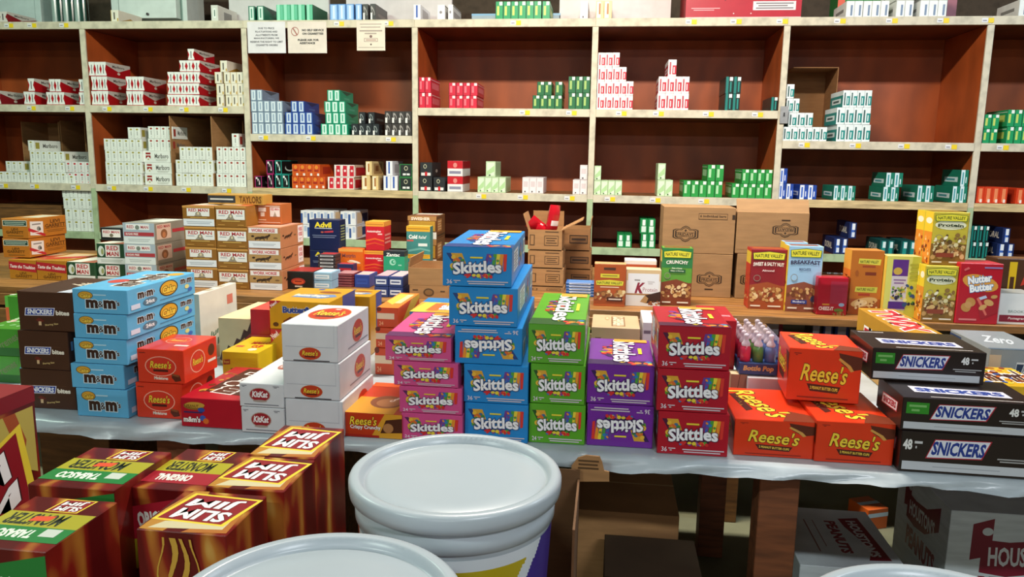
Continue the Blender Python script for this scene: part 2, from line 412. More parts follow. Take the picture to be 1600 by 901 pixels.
STY = {
 'red100': st_chev('#b8121c'), 'redking': st_chev('#c01522'), 'darkred': st_chev('#8c1a22', '#ded8d0'),
 'gold': (('#e9e2d0'), [('r', 0, 0, 0.06, 1, '#c8a860'), ('r', 0.36, 0.2, 0.54, 0.8, '#5a554c'), ('r', 0.8, 0.05, 0.97, 0.3, '#c8a24a')], {'right': [('p', [(0, 0), (1, 0), (0.5, 0.5)], '#b88b34')]}),
 'whitegold': st_mark('#a79a45'), 'whitered': st_mark('#a33a2e'), 'redwhite': st_mark('#c41a28', '#e9e6e2', '#c41a28'),
 'silver': st_panel('#8296aa', '#d6e2ea', '#93a8be', '#4d5964'), 'blue': st_panel('#2b4f9e', '#c9d8ea', '#4f74b8', '#26386a'),
 'teal': st_panel('#1d9a74', '#d3eee2', '#4fae8e', '#1c5c48'), 'darkteal': st_panel('#0f6b50', '#cfe4d8', '#3b8a70', '#17352c'),
 'black': ('#22272a', [('e', 0.5, 0.55, 0.22, 0.3, '#8b9492', 20), ('e', 0.5, 0.55, 0.12, 0.2, '#22272a', 20), ('r', 0.1, 0.04, 0.36, 0.42, '#e6e6e2')], {'right': [('r', 0.2, 0.3, 0.8, 0.5, '#545a58')]}),
 'charcoal': ('#3a3634', [('e', 0.5, 0.58, 0.22, 0.3, '#a09a96', 20), ('e', 0.55, 0.5, 0.12, 0.2, '#3a3634', 20), ('r', 0.08, 0.04, 0.38, 0.46, '#ecebe6')], {'right': [('r', 0.2, 0.3, 0.8, 0.5, '#6a615a')]}),
 'pink': st_frame('#141316', '#b3256e', '#e8cfd8', '#f0ecec'), 'tealframe': st_frame('#121616', '#1fa393', '#d4ece4', '#f0ecec'),
 'orange': ('#d2541a', [('r', 0.14, 0.42, 0.84, 0.92, '#c6441a'), ('e', 0.5, 0.76, 0.26, 0.16, '#e88a30'), ('r', 0.2, 0.42, 0.8, 0.52, '#8f1f14'), ('r', 0.58, 0.06, 0.88, 0.26, '#f0e6da'), ('r', 0.04, 0.03, 0.1, 0.97, '#f08a3a')], {'right': [('r', 0.2, 0.2, 0.8, 0.8, '#a82e14')], 'top': [('r', 0.1, 0.05, 0.9, 0.95, '#e88038')]}),
 'redpanel': ('#efe0d8', [('r', 0.26, 0.08, 0.9, 0.94, '#cc2032'), ('e', 0.6, 0.52, 0.18, 0.1, '#f0d8d4'), ('r', 0.06, 0.7, 0.3, 0.95, '#f4ece6')], {'right': [('r', 0.1, 0.1, 0.9, 0.8, '#b02028'), ('r', 0, 0.82, 1, 1, '#d8b8a0')]}),
 'cream': ('#e6c88a', [('r', 0.1, 0.05, 0.62, 0.95, '#f2e6c8'), ('r', 0.36, 0.25, 0.6, 0.85, '#a86a2c')], {'right': [('r', 0.15, 0.1, 0.85, 0.85, '#b08a5a'), ('r', 0.3, 0.3, 0.55, 0.7, '#7e4f28')]}),
 'bluewhite': ('#eeeef2', [('r', 0.34, 0.15, 0.6, 0.95, '#3a5fae')], {'right': [('r', 0.2, 0.2, 0.8, 0.8, '#b8b4b8')], 'left': [('r', 0, 0.1, 1, 0.9, '#24408e')]}),
 'greencube': ('#23302a', [('r', 0, 0, 1, 1, '#2c7a3e'), ('r', 0.06, 0.06, 0.94, 0.94, '#242c2a'), ('e', 0.5, 0.68, 0.15, 0.17, '#c9c5a4'), ('e', 0.5, 0.68, 0.11, 0.12, '#242c2a'), ('r', 0.25, 0.15, 0.5, 0.3, '#e8e8e4'), ('r', 0.56, 0.15, 0.8, 0.3, '#e8e8e4')], {}),
 'blackcube': ('#2a2c2e', [('e', 0.42, 0.72, 0.14, 0.15, '#c9c5a4'), ('e', 0.42, 0.72, 0.1, 0.11, '#2a2c2e'), ('r', 0.1, 0.08, 0.88, 0.28, '#e6e2de'), ('r', 0.4, 0.06, 0.6, 0.34, '#c81f28')], {'right': [('e', 0.5, 0.4, 0.12, 0.12, '#b8aaa0')]}),
 'redcube': ('#ece8e6', [('r', 0, 0.5, 1, 1, '#c91826'), ('e', 0.5, 0.72, 0.13, 0.16, '#e08a80'), ('r', 0.12, 0.16, 0.88, 0.34, '#8c8aa0')], {'right': [('r', 0, 0.5, 1, 1, '#a01420')]}),
 'palegreen': ('#c8e0b4', [('r', 0.12, 0.08, 0.88, 0.92, '#dcecd0'), ('p', [(0.1, 0.35), (0.9, 0.75), (0.9, 0.35), (0.1, 0.1)], '#b4d89c'), ('r', 0.3, 0.06, 0.5, 0.16, '#4d6a44')], {'right': [('r', 0.1, 0.1, 0.9, 0.9, '#b0cc9c')]}),
 'pinkwhite': ('#e6dcdc', [('r', 0.12, 0.08, 0.88, 0.92, '#efe6e6'), ('r', 0.2, 0.4, 0.8, 0.75, '#dccccc'), ('r', 0.3, 0.06, 0.5, 0.16, '#57504e')], {}),
 'coral': st_corner('#d01f3c', '#f4e4e0', '#e8707c'), 'green': st_corner('#1d6a3c', '#eff0e4', '#a3c06a'),
 'brightgreen': st_corner('#2a9a44', '#eef4ea', '#b5e0b0'), 'emerald': st_corner('#1f9a5e', '#f2f4ec', '#c6d66a'),
 'redsplit': st_split('#f2ebe8', '#c62038', '#b4424e'), 'tealsplit': st_split('#e8f0ee', '#1f8a84', '#44605e'),
 'tealblue': st_split('#d8ecf0', '#167a62', '#4a9aa0', '#167a62'), 'bluesplit': st_split('#e6ebf6', '#2a52b4', '#3a66c4', '#2448a0'),
 'tealdark': ('#0f2a26', [('r', 0.1, 0.0, 0.42, 1, '#157a70'), ('r', 0.55, 0.76, 0.95, 0.98, '#e6f0ea'), ('r', 0.62, 0.1, 0.8, 0.7, '#1f8c80')], {'left': [('r', 0.1, 0.1, 0.8, 0.3, '#25403a')]}),
 'kool': ('#1d8a4a', [('r', 0.2, 0.1, 0.8, 0.5, '#dff0e2'), ('r', 0.3, 0.55, 0.7, 0.95, '#eef6ee')], {'left': [('r', 0, 0, 1, 1, '#146a3a')]}),
 'doral': ('#1c2c5c', [('r', 0.3, 0.08, 0.74, 0.95, '#3c64b8'), ('r', 0.4, 0.55, 0.8, 0.95, '#eef0f4'), ('r', 0.4, 0.1, 0.8, 0.4, '#dfe4ee')], {'left': [('t', 'DORAL', 0.55, 0.5, 0.6, 0.42, '#e6dccb', {'b': 0.03})]}),
 'doralteal': ('#0e4a48', [('r', 0.25, 0.1, 0.75, 0.95, '#1f8c84'), ('r', 0.4, 0.5, 0.8, 0.9, '#dff0ee')], {'left': [('t', 'DORAL', 0.55, 0.5, 0.6, 0.42, '#d8dccb', {'b': 0.03})]}),
 'bluecard': ('#efecec', [('r', 0.0, 0.1, 0.3, 0.8, '#3a5a96'), ('r', 0.5, 0.5, 0.9, 0.9, '#bcc6da')], {'right': [('r', 0.1, 0.1, 0.5, 0.9, '#e8c8a0'), ('r', 0.5, 0.2, 0.95, 0.8, '#3a4a78')]}),
 'orangesplit': ('#d8401c', [('r', 0.3, 0.1, 0.75, 0.9, '#ef8a5a'), ('r', 0.5, 0.05, 0.8, 0.25, '#f6e6da')], {'left': [('r', 0.1, 0.1, 0.9, 0.9, '#b0321a')]}),
 'tallgreen': ('#3fae7e', [('r', 0.1, 0.0, 0.5, 1, '#8fd8b8'), ('r', 0.6, 0.1, 0.9, 0.9, '#57b890')], {'right': [('r', 0, 0, 1, 1, '#3c6a50')]}),
 'whiteplain': ('#eceae8', [('e', 0.45, 0.5, 0.18, 0.1, '#8a8688')], {'right': [('r', 0.1, 0.2, 0.9, 0.6, '#b4aca8'), ('r', 0, 0.9, 1, 0.95, '#3a3634')]}),
 'whitetext': ('#eceee8', [('r', 0.55, 0.1, 0.8, 0.75, '#7486a0'), ('r', 0, 0, 0.04, 1, '#c2c6c0')], {'left': [('r', 0.2, 0.4, 0.8, 0.6, '#8a8a84')]}),
 'blueblock': ('#5a8fd0', [('r', 0.15, 0.05, 0.85, 0.95, '#9fc4ee'), ('r', 0.4, 0.1, 0.6, 0.9, '#d8e8fa')], {'right': [('r', 0, 0, 1, 1, '#35507e')]}),
 'greymark': ('#d6d6cc', [('r', 0.3, 0.2, 0.7, 0.8, '#e8eee6'), ('r', 0.44, 0.3, 0.58, 0.7, '#3c5a48')], {'right': [('r', 0.3, 0.1, 0.7, 0.7, '#8a8884')]}),
}
def carton_mesh(style, w, d, h):
    w, d, h = round(w, 3), round(d, 3), round(h, 3)
    k = ('carton', style, w, d, h)
    if k in MESH: return MESH[k]
    body, end, sides = STY[style]
    v, f = cbox(w, d, h, 0.0012); mt = [M(body, 0.38)]*len(f)
    for fc, items in [('front', end)]+list(sides.items()):
        vv, ff, cc = face_art(fc, items, w, d, h); b = len(v)
        v = v+vv; f = f+[tuple(i+b for i in q) for q in ff]; mt = mt+[ink(c) for c in cc]
    MESH[k] = fill_mesh(bpy.data.meshes.new('cigarette_carton'), v, f, mt)
    return MESH[k]
RND = random.Random(7)
STUFF = [[], [], []]
def cartons(colour, where, z, style, h, rows, d=0.284, back=0.012, nm='cigarette_carton', cat='carton', stuff=None):
    """rows bottom-up; each row is a list of (left px, right px, count) runs"""
    Y = SY+back; zz = z+0.0025
    rws = [r if isinstance(r, list) else [r] for r in rows]
    for ri, runs in enumerate(rws):
        tot = sum(r[2] for r in runs); k = 0
        for xl, xr, n in runs:
            yp = 249-(zz+h/2-EYE)*236
            xa, xb = onY(xl, yp+ (xl-800)*0.0164, Y).x, onY(xr, yp+(xr-800)*0.0164, Y).x
            if z < TOPZ:     # keep clear of the uprights
                for ux in [X0+BAY*j for j in range(-1, 7)]:
                    if xa < ux+0.0225 and xb > ux-0.0225:
                        if (xa+xb)/2 > ux: s_ = ux+0.0225-xa; xa += s_; xb += s_*0.5
                        else: s_ = xb-(ux-0.0225); xb -= s_; xa -= s_*0.5
            w = (xb-xa)/n
            if stuff is None: stuff = z == TOPZ or z == S4 or (z >= S3 and z < S3+0.4 and 'hite' in colour and xr < 390)
            for i in range(n):
                if stuff:
                    me = carton_mesh(style, w-0.0012, d, h-0.0008); b_ = len(STUFF[0]); ml = list(me.materials)
                    ox, oy = xa+w*(i+0.5), Y+RND.uniform(0, 0.006)
                    STUFF[0] += [(q.co.x+ox, q.co.y+oy, q.co.z+zz) for q in me.vertices]
                    for q in me.polygons: STUFF[1].append(tuple(j+b_ for j in q.vertices)); STUFF[2].append(ml[q.material_index])
                    continue
                o = link(nm, carton_mesh(style, w-0.0012, d, h-0.0008))
                o.location = (xa+w*(i+0.5), Y+RND.uniform(0, 0.006), zz); o.rotation_euler.z = RND.uniform(-0.012, 0.012)*(0.3 if n > 1 else 1)
                p = [colour+' carton']
                if tot > 1: p.append(ordn(k, tot))
                lab = ', '.join(p)+', '+(rown(ri, len(rws))+' of ' if len(rws) > 1 else 'in ')+where
                tag(o, lab, cat, where)
                k += 1
        zz += h
# top-shelf row of bays one to seven, left to right
cartons('red and white', 'upper shelf at left edge', S2A, 'darkred', 0.10, [(-10, 0, 1)])
cartons('red and white', 'leftmost small stack, upper shelf', S2A, 'red100', 0.094, [(36, 54, 2), (43, 53, 1)])
cartons('red and white', 'upper-left three-wide stack', S2A, 'red100', 0.092, [(72, 100, 3), (76, 94, 2)])
cartons('red and white', 'stack touching leftmost upright', S2A, 'red100', 0.092, [(123, 133, 1), (122, 131, 1)])
cartons('bright red', 'three-high bright red stack', S2A, 'red100', 0.102, [(142, 169, 3), (142, 167, 3), (138, 165, 3)])
cartons('bright red', 'two-high bright red stack', S2A, 'red100', 0.102, [(197, 224, 3), (196, 224, 3)])
cartons('red striped', 'tallest stepped stack', S2A, 'redking', 0.079, [(261, 311, 5), (261, 311, 5), (261, 312, 5), (280, 312, 3), (293, 303, 1)])
cartons('cream and gold', 'gold stack', S2A, 'gold', 0.079, [[(338, 349, 1), (352, 381, 3)], [(337, 349, 1), (351, 380, 3)], [(335, 346, 1), (349, 379, 3)], [(343, 354, 1)]])
cartons('white and gold', 'low white stack at left frame edge', S3, 'whitegold', 0.078, [(-3, 46, 5), (9, 36, 3)])
cartons('white and gold', 'tall six-wide white stack, first bay', S3, 'whitegold', 0.078, [(48, 104, 6), (47, 101, 6), (46, 100, 6), (43, 52, 1)])
cartons('red and white', 'red-speckled stack, second shelf', S3, 'redwhite', 0.08, [(106, 146, 4), (104, 145, 4)])
cartons('white and gold', 'six-wide white stack, second bay', S3, 'whitegold', 0.083, [(166, 222, 6), (165, 222, 6), (164, 222, 6), (162, 221, 6), (199, 219, 2)])
cartons('white and red', 'shallow stack above the sideways cartons', S3+0.249, 'whitered', 0.088, [(231, 269, 4), (231, 269, 4)], d=0.2, back=0.035)
cartons('white', 'white stack in left cardboard case', S3, 'whitegold', 0.094, [(275, 333, 6), (274.5, 333, 6), (280, 331, 5)])
cartons('white and red', 'white stack beside second upright', S3, 'whitered', 0.095, [(338, 385, 5), (338, 385, 5), (338, 384, 5), (362, 373, 1)])
cartons('silver blue', 'silver blue stack', S2B, 'silver', 0.077, [(391, 442, 5), (391, 441, 5), (391, 441, 5), (390, 409, 2)])
cartons('royal blue', 'stack below paper signs', S2B, 'blue', 0.077, [(445, 489, 4), (445, 488, 4), (454, 475, 2)])
cartons('mint green', 'stepped mint stack', S2B, 'teal', 0.077, [(501, 543, 4), (508, 540, 3), (506, 539, 3), (511, 531, 2)])
cartons('black', 'uneven black stack', S2B, 'black', 0.08, [(549, 592, 4), [(560, 570, 1), (575, 585, 1)]])
cartons('charcoal', 'four-wide dark stack', S2B, 'charcoal', 0.084, [(601, 643, 4), (601, 643, 4)])
cartons('pink-edged black', 'lone place left of pink-edged pair', S3, 'pink', 0.083, [(398, 409, 1)])
cartons('pink-edged black', 'two-high pink-edged pair', S3, 'pink', 0.098, [(418, 427, 1), (416, 427, 1)])
cartons('teal-edged black', 'uneven teal-edged stack', S3, 'tealframe', 0.098, [[(430, 440, 1), (441, 452, 1)], [(430, 440, 1)]])
cartons('orange', 'two-row orange stack', S3, 'orange', 0.086, [(456, 508, 5), (456, 500, 4)])
cartons('red-panelled white', 'stack beside orange stack', S3, 'redpanel', 0.086, [(512, 553, 4), (522, 554, 3)])
cartons('cream and tan', 'small cream stack', S3, 'cream', 0.1, [[(565, 578, 1), (581, 591, 1)], [(571, 581, 1)]])
cartons('blue and white', 'stack beside green-edged squares', S3, 'bluewhite', 0.102, [(599, 621, 2), (603, 613, 1)])
cartons('green-edged dark', 'pair left of third upright', S3, 'greencube', 0.093, [(624, 644, 1), (624, 644, 1)])
cartons('coral red', 'narrow coral stack at upright', S2A, 'coral', 0.103, [(652, 673, 2), (652, 672, 2)])
cartons('coral red', 'four-wide coral stack', S2A, 'coral', 0.085, [(701, 745, 4), (701, 746, 4)])
cartons('dark green', 'uneven dark green stack', S2A, 'green', 0.09, [(832, 878, 4), [(839, 862, 2), (867, 879, 1)]])
cartons('dark green', 'even dark green stack', S2A, 'green', 0.107, [(888, 921, 3), (888, 922, 3)])
cartons('black square', 'two-high black pair', S3, 'blackcube', 0.1, [(655, 675, 1), (656, 675, 1)])
cartons('black square', 'lone place beside black pair', S3, 'blackcube', 0.098, [(677, 695, 1)])
cartons('red over white', 'square red pair', S3, 'redcube', 0.107, [(699, 723, 1), (699, 723, 1)])
cartons('pale green', 'four-wide stack left of pinkish row', S3, 'palegreen', 0.107, [(746, 790, 4), (759, 774, 1)])
cartons('pinkish white', 'row of three, middle bay', S3, 'pinkwhite', 0.11, [(816, 849, 3)])
cartons('pinkish white', 'corner stack of three', S3, 'pinkwhite', 0.1, [(895, 918, 2), (906, 918, 1)])
cartons('red and white', 'stair-shaped red stack', S2A, 'redsplit', 0.092, [(929, 987, 5), (930, 988, 5), (932, 978, 4), (932, 967, 3)])
cartons('red and white', 'peaked red stack', S2A, 'redsplit', 0.108, [(1027, 1076, 4), (1029, 1077, 4), (1044, 1057, 1)])
cartons('teal and black', 'dark twin columns', S2A, 'tealdark', 0.108, [(1132, 1156, 2), (1133, 1158, 2)])
cartons('teal and black', 'lone place by lock plate', S2A, 'tealdark', 0.088, [(1204, 1215, 1)])
cartons('pale green', 'row ending at fourth upright', S3, 'palegreen', 0.098, [(926, 971, 4), (926, 938, 1)])
cartons('pale green', 'three-carton pale stack', S3, 'palegreen', 0.11, [(1027, 1051, 2), (1028, 1040, 1)])
cartons('bright green', 'left bright green stack', S3, 'brightgreen', 0.108, [(1067, 1129, 5), (1105, 1131, 2)])
cartons('bright green', 'right bright green stack', S3, 'brightgreen', 0.095, [(1144, 1208, 5), (1159, 1208, 4)])
cartons('teal and white', 'stair-shaped teal stack', S2B, 'tealsplit', 0.09, [(1223, 1292, 6), (1232, 1270, 3), (1229, 1249, 2), (1229, 1241, 1)])
cartons('teal and white', 'three-high teal stack', S2B, 'tealsplit', 0.108, [(1307, 1360, 4), (1307, 1360, 4), (1317, 1362, 4)])
cartons('blue and white', 'blue corner stack', S3, 'bluesplit', 0.1, [[(1217, 1228, 1), (1229, 1240, 1)], [(1218, 1230, 1)]])
cartons('blue and white', 'low blue pair', S3, 'bluesplit', 0.094, [(1250, 1276, 2)])
cartons('teal and pale blue', 'low row of three', S3, 'tealblue', 0.094, [(1303, 1337, 3)])
cartons('teal and pale blue', 'two-high square stack', S3, 'tealblue', 0.092, [(1380, 1405, 2), (1385, 1411, 2)])
cartons('teal and pale blue', 'low teal pair', S3, 'tealblue', 0.105, [(1434, 1460, 2)])
cartons('teal and pale blue', 'uneven stack at last upright', S3, 'tealblue', 0.105, [(1489, 1513, 2), (1502, 1514, 1)])
cartons('emerald green', 'left emerald stack', S2B, 'emerald', 0.09, [(1535, 1558, 2), (1537, 1561, 2)])
cartons('emerald green', 'right emerald stack', S2B, 'emerald', 0.105, [(1572, 1608, 3), (1573, 1609, 3)])
cartons('orange', 'orange row of four', S3, 'orangesplit', 0.105, [(1526, 1575, 4)])
cartons('orange', 'rightmost orange pair', S3, 'orangesplit', 0.1, [(1588, 1612, 2)])
# the shelf nearest the floor
cartons('white', 'tall white stack under first bay', S4, 'whitegold', 0.084, [(104, 149, 4), (103, 149, 4), (101, 149, 4), (99, 149, 4), [(97, 117, 2), (133, 150, 1)]])
cartons('white and blue', 'small stack behind navy medicine boxes', S4, 'bluecard', 0.1, [(535, 556, 2), (532, 556, 2)])
cartons('white and blue', 'long row behind navy medicine boxes', S4, 'bluecard', 0.1, [(470, 522, 5), (470, 522, 5)])
cartons('green and white', 'pair of green columns left of brown cases', S4, 'kool', 0.1, [(1001, 1024, 2), (1000, 1024, 2)])
cartons('green and white', 'low green pair behind snack boxes', S4, 'kool', 0.09, [(964, 987, 2)])
cartons('navy', 'navy stack behind the cheese cracker pack', S4, 'doral', 0.105, [(1303, 1325, 2), (1327, 1339, 1)])
cartons('teal', 'low teal row behind snack boxes', S4, 'doralteal', 0.1, [[(1375, 1398, 2), (1408, 1432, 2)]])
cartons('teal', 'teal stack right of last upright', S4, 'tealdark', 0.105, [(1515, 1545, 3), (1517, 1546, 3)])
cartons('navy', 'navy stack at right frame edge', S4, 'doral', 0.1, [(1558, 1585, 2), (1567, 1579, 1)])
# on top of the unit
cartons('red', 'top of unit at left frame edge', TOPZ, 'darkred', 0.075, [(-4, 10, 1)])
cartons('gold and white', 'top of unit beside white cabinet', TOPZ, 'gold', 0.08, [(172, 184, 1)])
cartons('grey', 'top of unit above second bay', TOPZ, 'greymark', 0.108, [(329, 340, 1)])
cartons('dark green', 'pair on top above second upright', TOPZ, 'darkteal', 0.1, [[(387, 397, 1), (401, 412, 1)]])
cartons('mint green', 'mint row on top of unit', TOPZ, 'tallgreen', 0.107, [[(431, 476, 4), (478, 488, 1)]])
cartons('sky blue', 'blue row on top of unit', TOPZ, 'blueblock', 0.107, [[(515, 553, 3), (555, 565, 1)]])
cartons('charcoal', 'dark pair beside blue row on top', TOPZ, 'charcoal', 0.107, [[(566, 575, 1), (578, 587, 1)]])
cartons('blue-striped white', 'top of unit above third upright', TOPZ, 'bluewhite', 0.1, [(646, 657, 1)])
cartons('white', 'white pair on top above fourth bay', TOPZ, 'whiteplain', 0.098, [[(683, 695, 1), (700, 708, 1)]])
cartons('emerald green', 'emerald row on top above fourth bay', TOPZ, 'emerald', 0.115, [[(774, 846, 6), (847, 859, 1)]])
cartons('plain white', 'top of unit left of fourth upright', TOPZ, 'pinkwhite', 0.112, [(906, 919, 1)])
cartons('cream', 'cream pair on top above fourth upright', TOPZ, 'cream', 0.115, [(931, 956, 2)])
cartons('white', 'white row on top beside green box', TOPZ, 'whitetext', 0.1, [[(1321, 1347, 2), (1348, 1388, 3)]])
cartons('white', 'two-high white stack on top, sixth bay', TOPZ, 'whitetext', 0.1, [(1399, 1426, 2), (1399, 1426, 2)])
cartons('white', 'rightmost white stack on top, sixth bay', TOPZ, 'whitetext', 0.1, [(1436, 1478, 3), (1450, 1478, 2)])
cartons('pale blue', 'top of unit at right frame edge', TOPZ, 'whitetext', 0.1, [(1590, 1604, 1)])
so = link('cigarette_cartons', fill_mesh(bpy.data.meshes.new('cigarette_cartons'), *STUFF))
tag(so, 'mass of small cartons on top, in white stacks and on lowest shelf', 'carton', kind='stuff')
# three cartons lying with their long side to the front
side_art = [('p', [(0.09, 0.85), (0.27, 0.85), (0.27, 0.3), (0.18, 0.5), (0.09, 0.3)], '#9c2b26'), ('r', 0.09, 0.6, 0.27, 0.68, '#eceee6'), ('e', 0.18, 0.26, 0.03, 0.06, '#b59a4a'),
            ('t', 'Marlboro', 0.67, 0.55, 0.5, 0.42, '#4f4d48', {'b': 0.015}), ('l', 0.45, 0.1, 0.9, 0.28, 2, '#b8b8ae')]
for k in range(3):
    xa = onY(223, 235, SY+0.03).x
    v, f = cbox(0.212, 0.09, 0.082, 0.0012); mt = [M('#eceee6', 0.38)]*len(f)
    kk = ('sideways', 0)
    if kk not in MESH:
        vv, ff, cc = face_art('front', side_art, 0.212, 0.09, 0.082); b = len(v)
        MESH[kk] = fill_mesh(bpy.data.meshes.new('cigarette_carton'), v+vv, f+[tuple(i+b for i in q) for q in ff], mt+[ink(c) for c in cc])
    o = link('cigarette_carton', MESH[kk]); o.location = (xa+0.109+(0.0, 0.004, -0.001)[k], SY+0.03, S3+0.0025+k*0.083)
    tag(o, 'white carton with red chevron lying sideways, '+('lowest', 'middle', 'uppermost')[k]+' of three in second bay', 'carton', 'sideways cartons')
# cardboard cases standing open to the front around some stacks
CARD = M('#a97c4e', 0.8, 'card'); CARD2 = M('#96693e', 0.8, 'card')
def open_case(label, xl, xr, z, h, Y, d, mt=CARD, open_front=True, panels='lrbt'):
    xa, xb = onY(xl, 249-(z-EYE)*236, Y).x, onY(xr, 249-(z-EYE)*236, Y).x
    r = empty('cardboard_case', ((xa+xb)/2, Y, z)); tag(r, label, 'box')
    w = (xb-xa)/2; t = 0.005
    for c, q in (('l', (-w, 0, 0, -w+t, d, h)), ('r', (w-t, 0, 0, w, d, h)), ('b', (-w+t, d-t, 0, w-t, d, h)), ('t', (-w+t, 0, h-t, w-t, d-t, h))):
        if c in panels:
            nm = {'l': 'side_panel', 'r': 'side_panel', 'b': 'back_panel', 't': 'top_panel'}[c]
            link(nm, solid_mesh(nm, [q+(mt, 0)]), r)
    return r
open_case('open brown cardboard case around the white cartons in second bay', 270.5, 335.5, S3+0.0022, 0.5, SY+0.02, 0.58, panels='lrb')
open_case('open brown cardboard case behind cartons beside second upright', 365, 384, S3+0.0022, 0.48, SY+0.31, 0.29, panels='rb')
open_case('grey brown cardboard case behind tall white stack in first bay', 42, 100, S3+0.0022, 0.46, SY+0.31, 0.29, CARD, panels='lrb')
open_case('dark cardboard case behind speckled cartons in first bay', 102, 140, S3+0.0022, 0.47, SY+0.31, 0.29, CARD2, panels='lrb')
open_case('tall open brown cardboard case behind teal stair-shaped stack', 1231, 1302, S2B+0.0022, 0.5, SY+0.30, 0.30, CARD2, panels='rbt')

# ------------------------------------------------------------------ paper signs taped to the shelf edge
def paper(label, xl, xr, yt, yb, items, col='#ece6e4'):
    Y = SY-0.0105
    a, b = onY(xl, yt, Y), onY(xr, yb, Y); w, h = b.x-a.x, a.z-b.z
    r = empty('paper_sign', ((a.x+b.x)/2, Y-0.0006, b.z)); tag(r, label, 'sign')
    link('sheet', solid_mesh('sheet', [(-w/2, 0, 0, w/2, 0.0006, h, M(col, 0.7, 'print'), 0)]), r)
    v, f, c = face_art('front', items, w, 0.001, h)
    link('lettering', fill_mesh(bpy.data.meshes.new('lettering'), v, f, [ink(q) for q in c]), r)
G = '#57535a'
paper('white paper sign about limiting orders, leftmost of three taped signs', 386, 447, 34, 83,
      [('t', s, 0.5, 0.79-0.107*i, w, 0.062, '#5a565c', {'b': 0.035}) for i, (s, w) in enumerate((('DUE TO PRICE', 0.42), ('FLUCTUATIONS AND', 0.58), ('ALLOTMENTS FROM', 0.58), ('MANUFACTURERS, WE', 0.66), ('RESERVE THE RIGHT TO LIMIT', 0.86), ('CIGARETTE ORDERS', 0.58)))], '#e4dfe2')
ring = []
for i in range(24):
    a0, a1 = 2*math.pi*i/24, 2*math.pi*(i+1)/24
    ring.append(('p', [(0.19+0.1*math.cos(a0), 0.69+0.145*math.sin(a0)), (0.19+0.1*math.cos(a1), 0.69+0.145*math.sin(a1)), (0.19+0.083*math.cos(a1), 0.69+0.12*math.sin(a1)), (0.19+0.083*math.cos(a0), 0.69+0.12*math.sin(a0))], '#a86258'))
paper('cream paper sign with a red prohibition circle', 449, 511, 34, 83,
      ring+[('p', [(0.12, 0.8), (0.145, 0.82), (0.26, 0.58), (0.235, 0.56)], '#a86258'),
            ('t', 'NO SELF SERVICE', 0.65, 0.73, 0.56, 0.07, '#3a3230', {'b': 0.045}), ('t', 'ON CIGARETTES!', 0.65, 0.62, 0.54, 0.07, '#3a3230', {'b': 0.045}),
            ('t', 'PLEASE ASK FOR', 0.53, 0.42, 0.54, 0.07, '#3a3230', {'b': 0.045}), ('t', 'ASSISTANCE', 0.5, 0.32, 0.4, 0.07, '#3a3230', {'b': 0.045})], '#e6d8cc')
paper('smaller cream paper notice with a boxed line of text', 557, 602, 33, 79,
      [('l', 0.12, 0.86, 0.88, 0.93, 1, '#b5a69a'), ('l', 0.14, 0.76, 0.84, 0.83, 1, '#b0a094'), ('l', 0.1, 0.62, 0.9, 0.72, 1, '#a8988c'), ('l', 0.28, 0.54, 0.7, 0.62, 1, '#a8988c'),
       ('e', 0.5, 0.48, 0.05, 0.05, '#7a5a54'), ('r', 0.26, 0.3, 0.74, 0.42, '#8a6a60'), ('r', 0.275, 0.315, 0.725, 0.405, '#e6d6c6'), ('l', 0.32, 0.33, 0.68, 0.39, 1, '#a8887c'),
       ('e', 0.5, 0.21, 0.03, 0.03, '#5a4844'), ('r', 0.05, 0.1, 0.95, 0.115, '#8d7d74')], '#e8dac8')
# ------------------------------------------------------------------ big things on top of the unit
def topbox(name, label, cat, xl, xr, yt, Y, d, col, rough=0.6, kind='print', arts=None, z=TOPZ+0.0025):
    a, b = onY(xl, 20, Y), onY(xr, 20, Y); h = onY((xl+xr)/2, yt, Y).z-z
    return printed_box(name, label, cat, (M(col, rough, kind), arts or {}, (label,)), b.x-a.x, d, h, ((a.x+b.x)/2, Y, z))
YB = SY+0.32
topbox('storage_carton', 'large pale blue white carton on top of unit at far left', 'box', -30, 64, -60, YB, 0.28, '#c9dcd8', arts={'front': [('r', 0.9, 0, 0.908, 1, '#9fb4b0')]})
w = empty('wrapped_bundle', (onY(104, 20, YB-0.1).x, YB-0.1, TOPZ+0.0025)); tag(w, 'shrink-wrapped bundle of dark green tubes on top of unit', 'bundle')
for i in range(6):
    v, f = lathe([(0, 0), (0.022, 0), (0.022, 0.26), (0.018, 0.28), (0, 0.28)], 12)
    o = link('tube', fill_mesh(bpy.data.meshes.new('tube'), v, f, [M('#24483e' if i % 2 else '#9fb4ac', 0.15, 'plastic')]*len(f)), w); o.location = (-0.115+0.046*i, 0.03, 0)
link('film', solid_mesh('film', [(-0.145, 0, 0, 0.145, 0.06, 0.29, M('#dfe8e6', 0.08, 'film'), 0.01)]), w)
cb = empty('white_cabinet', (onY(233, 20, YB).x, YB, TOPZ+0.0025)); tag(cb, 'white wall cabinet with small black knob on top of unit', 'cabinet')
hw = (onY(290, 20, YB).x-onY(172, 20, YB).x)/2
link('body', solid_mesh('body', [(-hw, 0, 0, -hw+0.06, 0.25, 0.5, M('#d5e0da', 0.5)), (hw-0.035, 0, 0, hw, 0.25, 0.5, M('#d5e0da', 0.5)), (-hw+0.06, 0.06, 0, hw-0.035, 0.25, 0.5, M('#a9bcb4', 0.5))]), cb)
dr = link('door', solid_mesh('door', [(-hw+0.07, -0.012, 0.075, hw-0.08, 0.058, 0.5, M('#dce6e0', 0.45))]), cb)
link('knob', solid_mesh('knob', [(-0.008, -0.03, 0.095, 0.008, -0.0125, 0.111, M('#222222', 0.4), 0.004)]), dr)
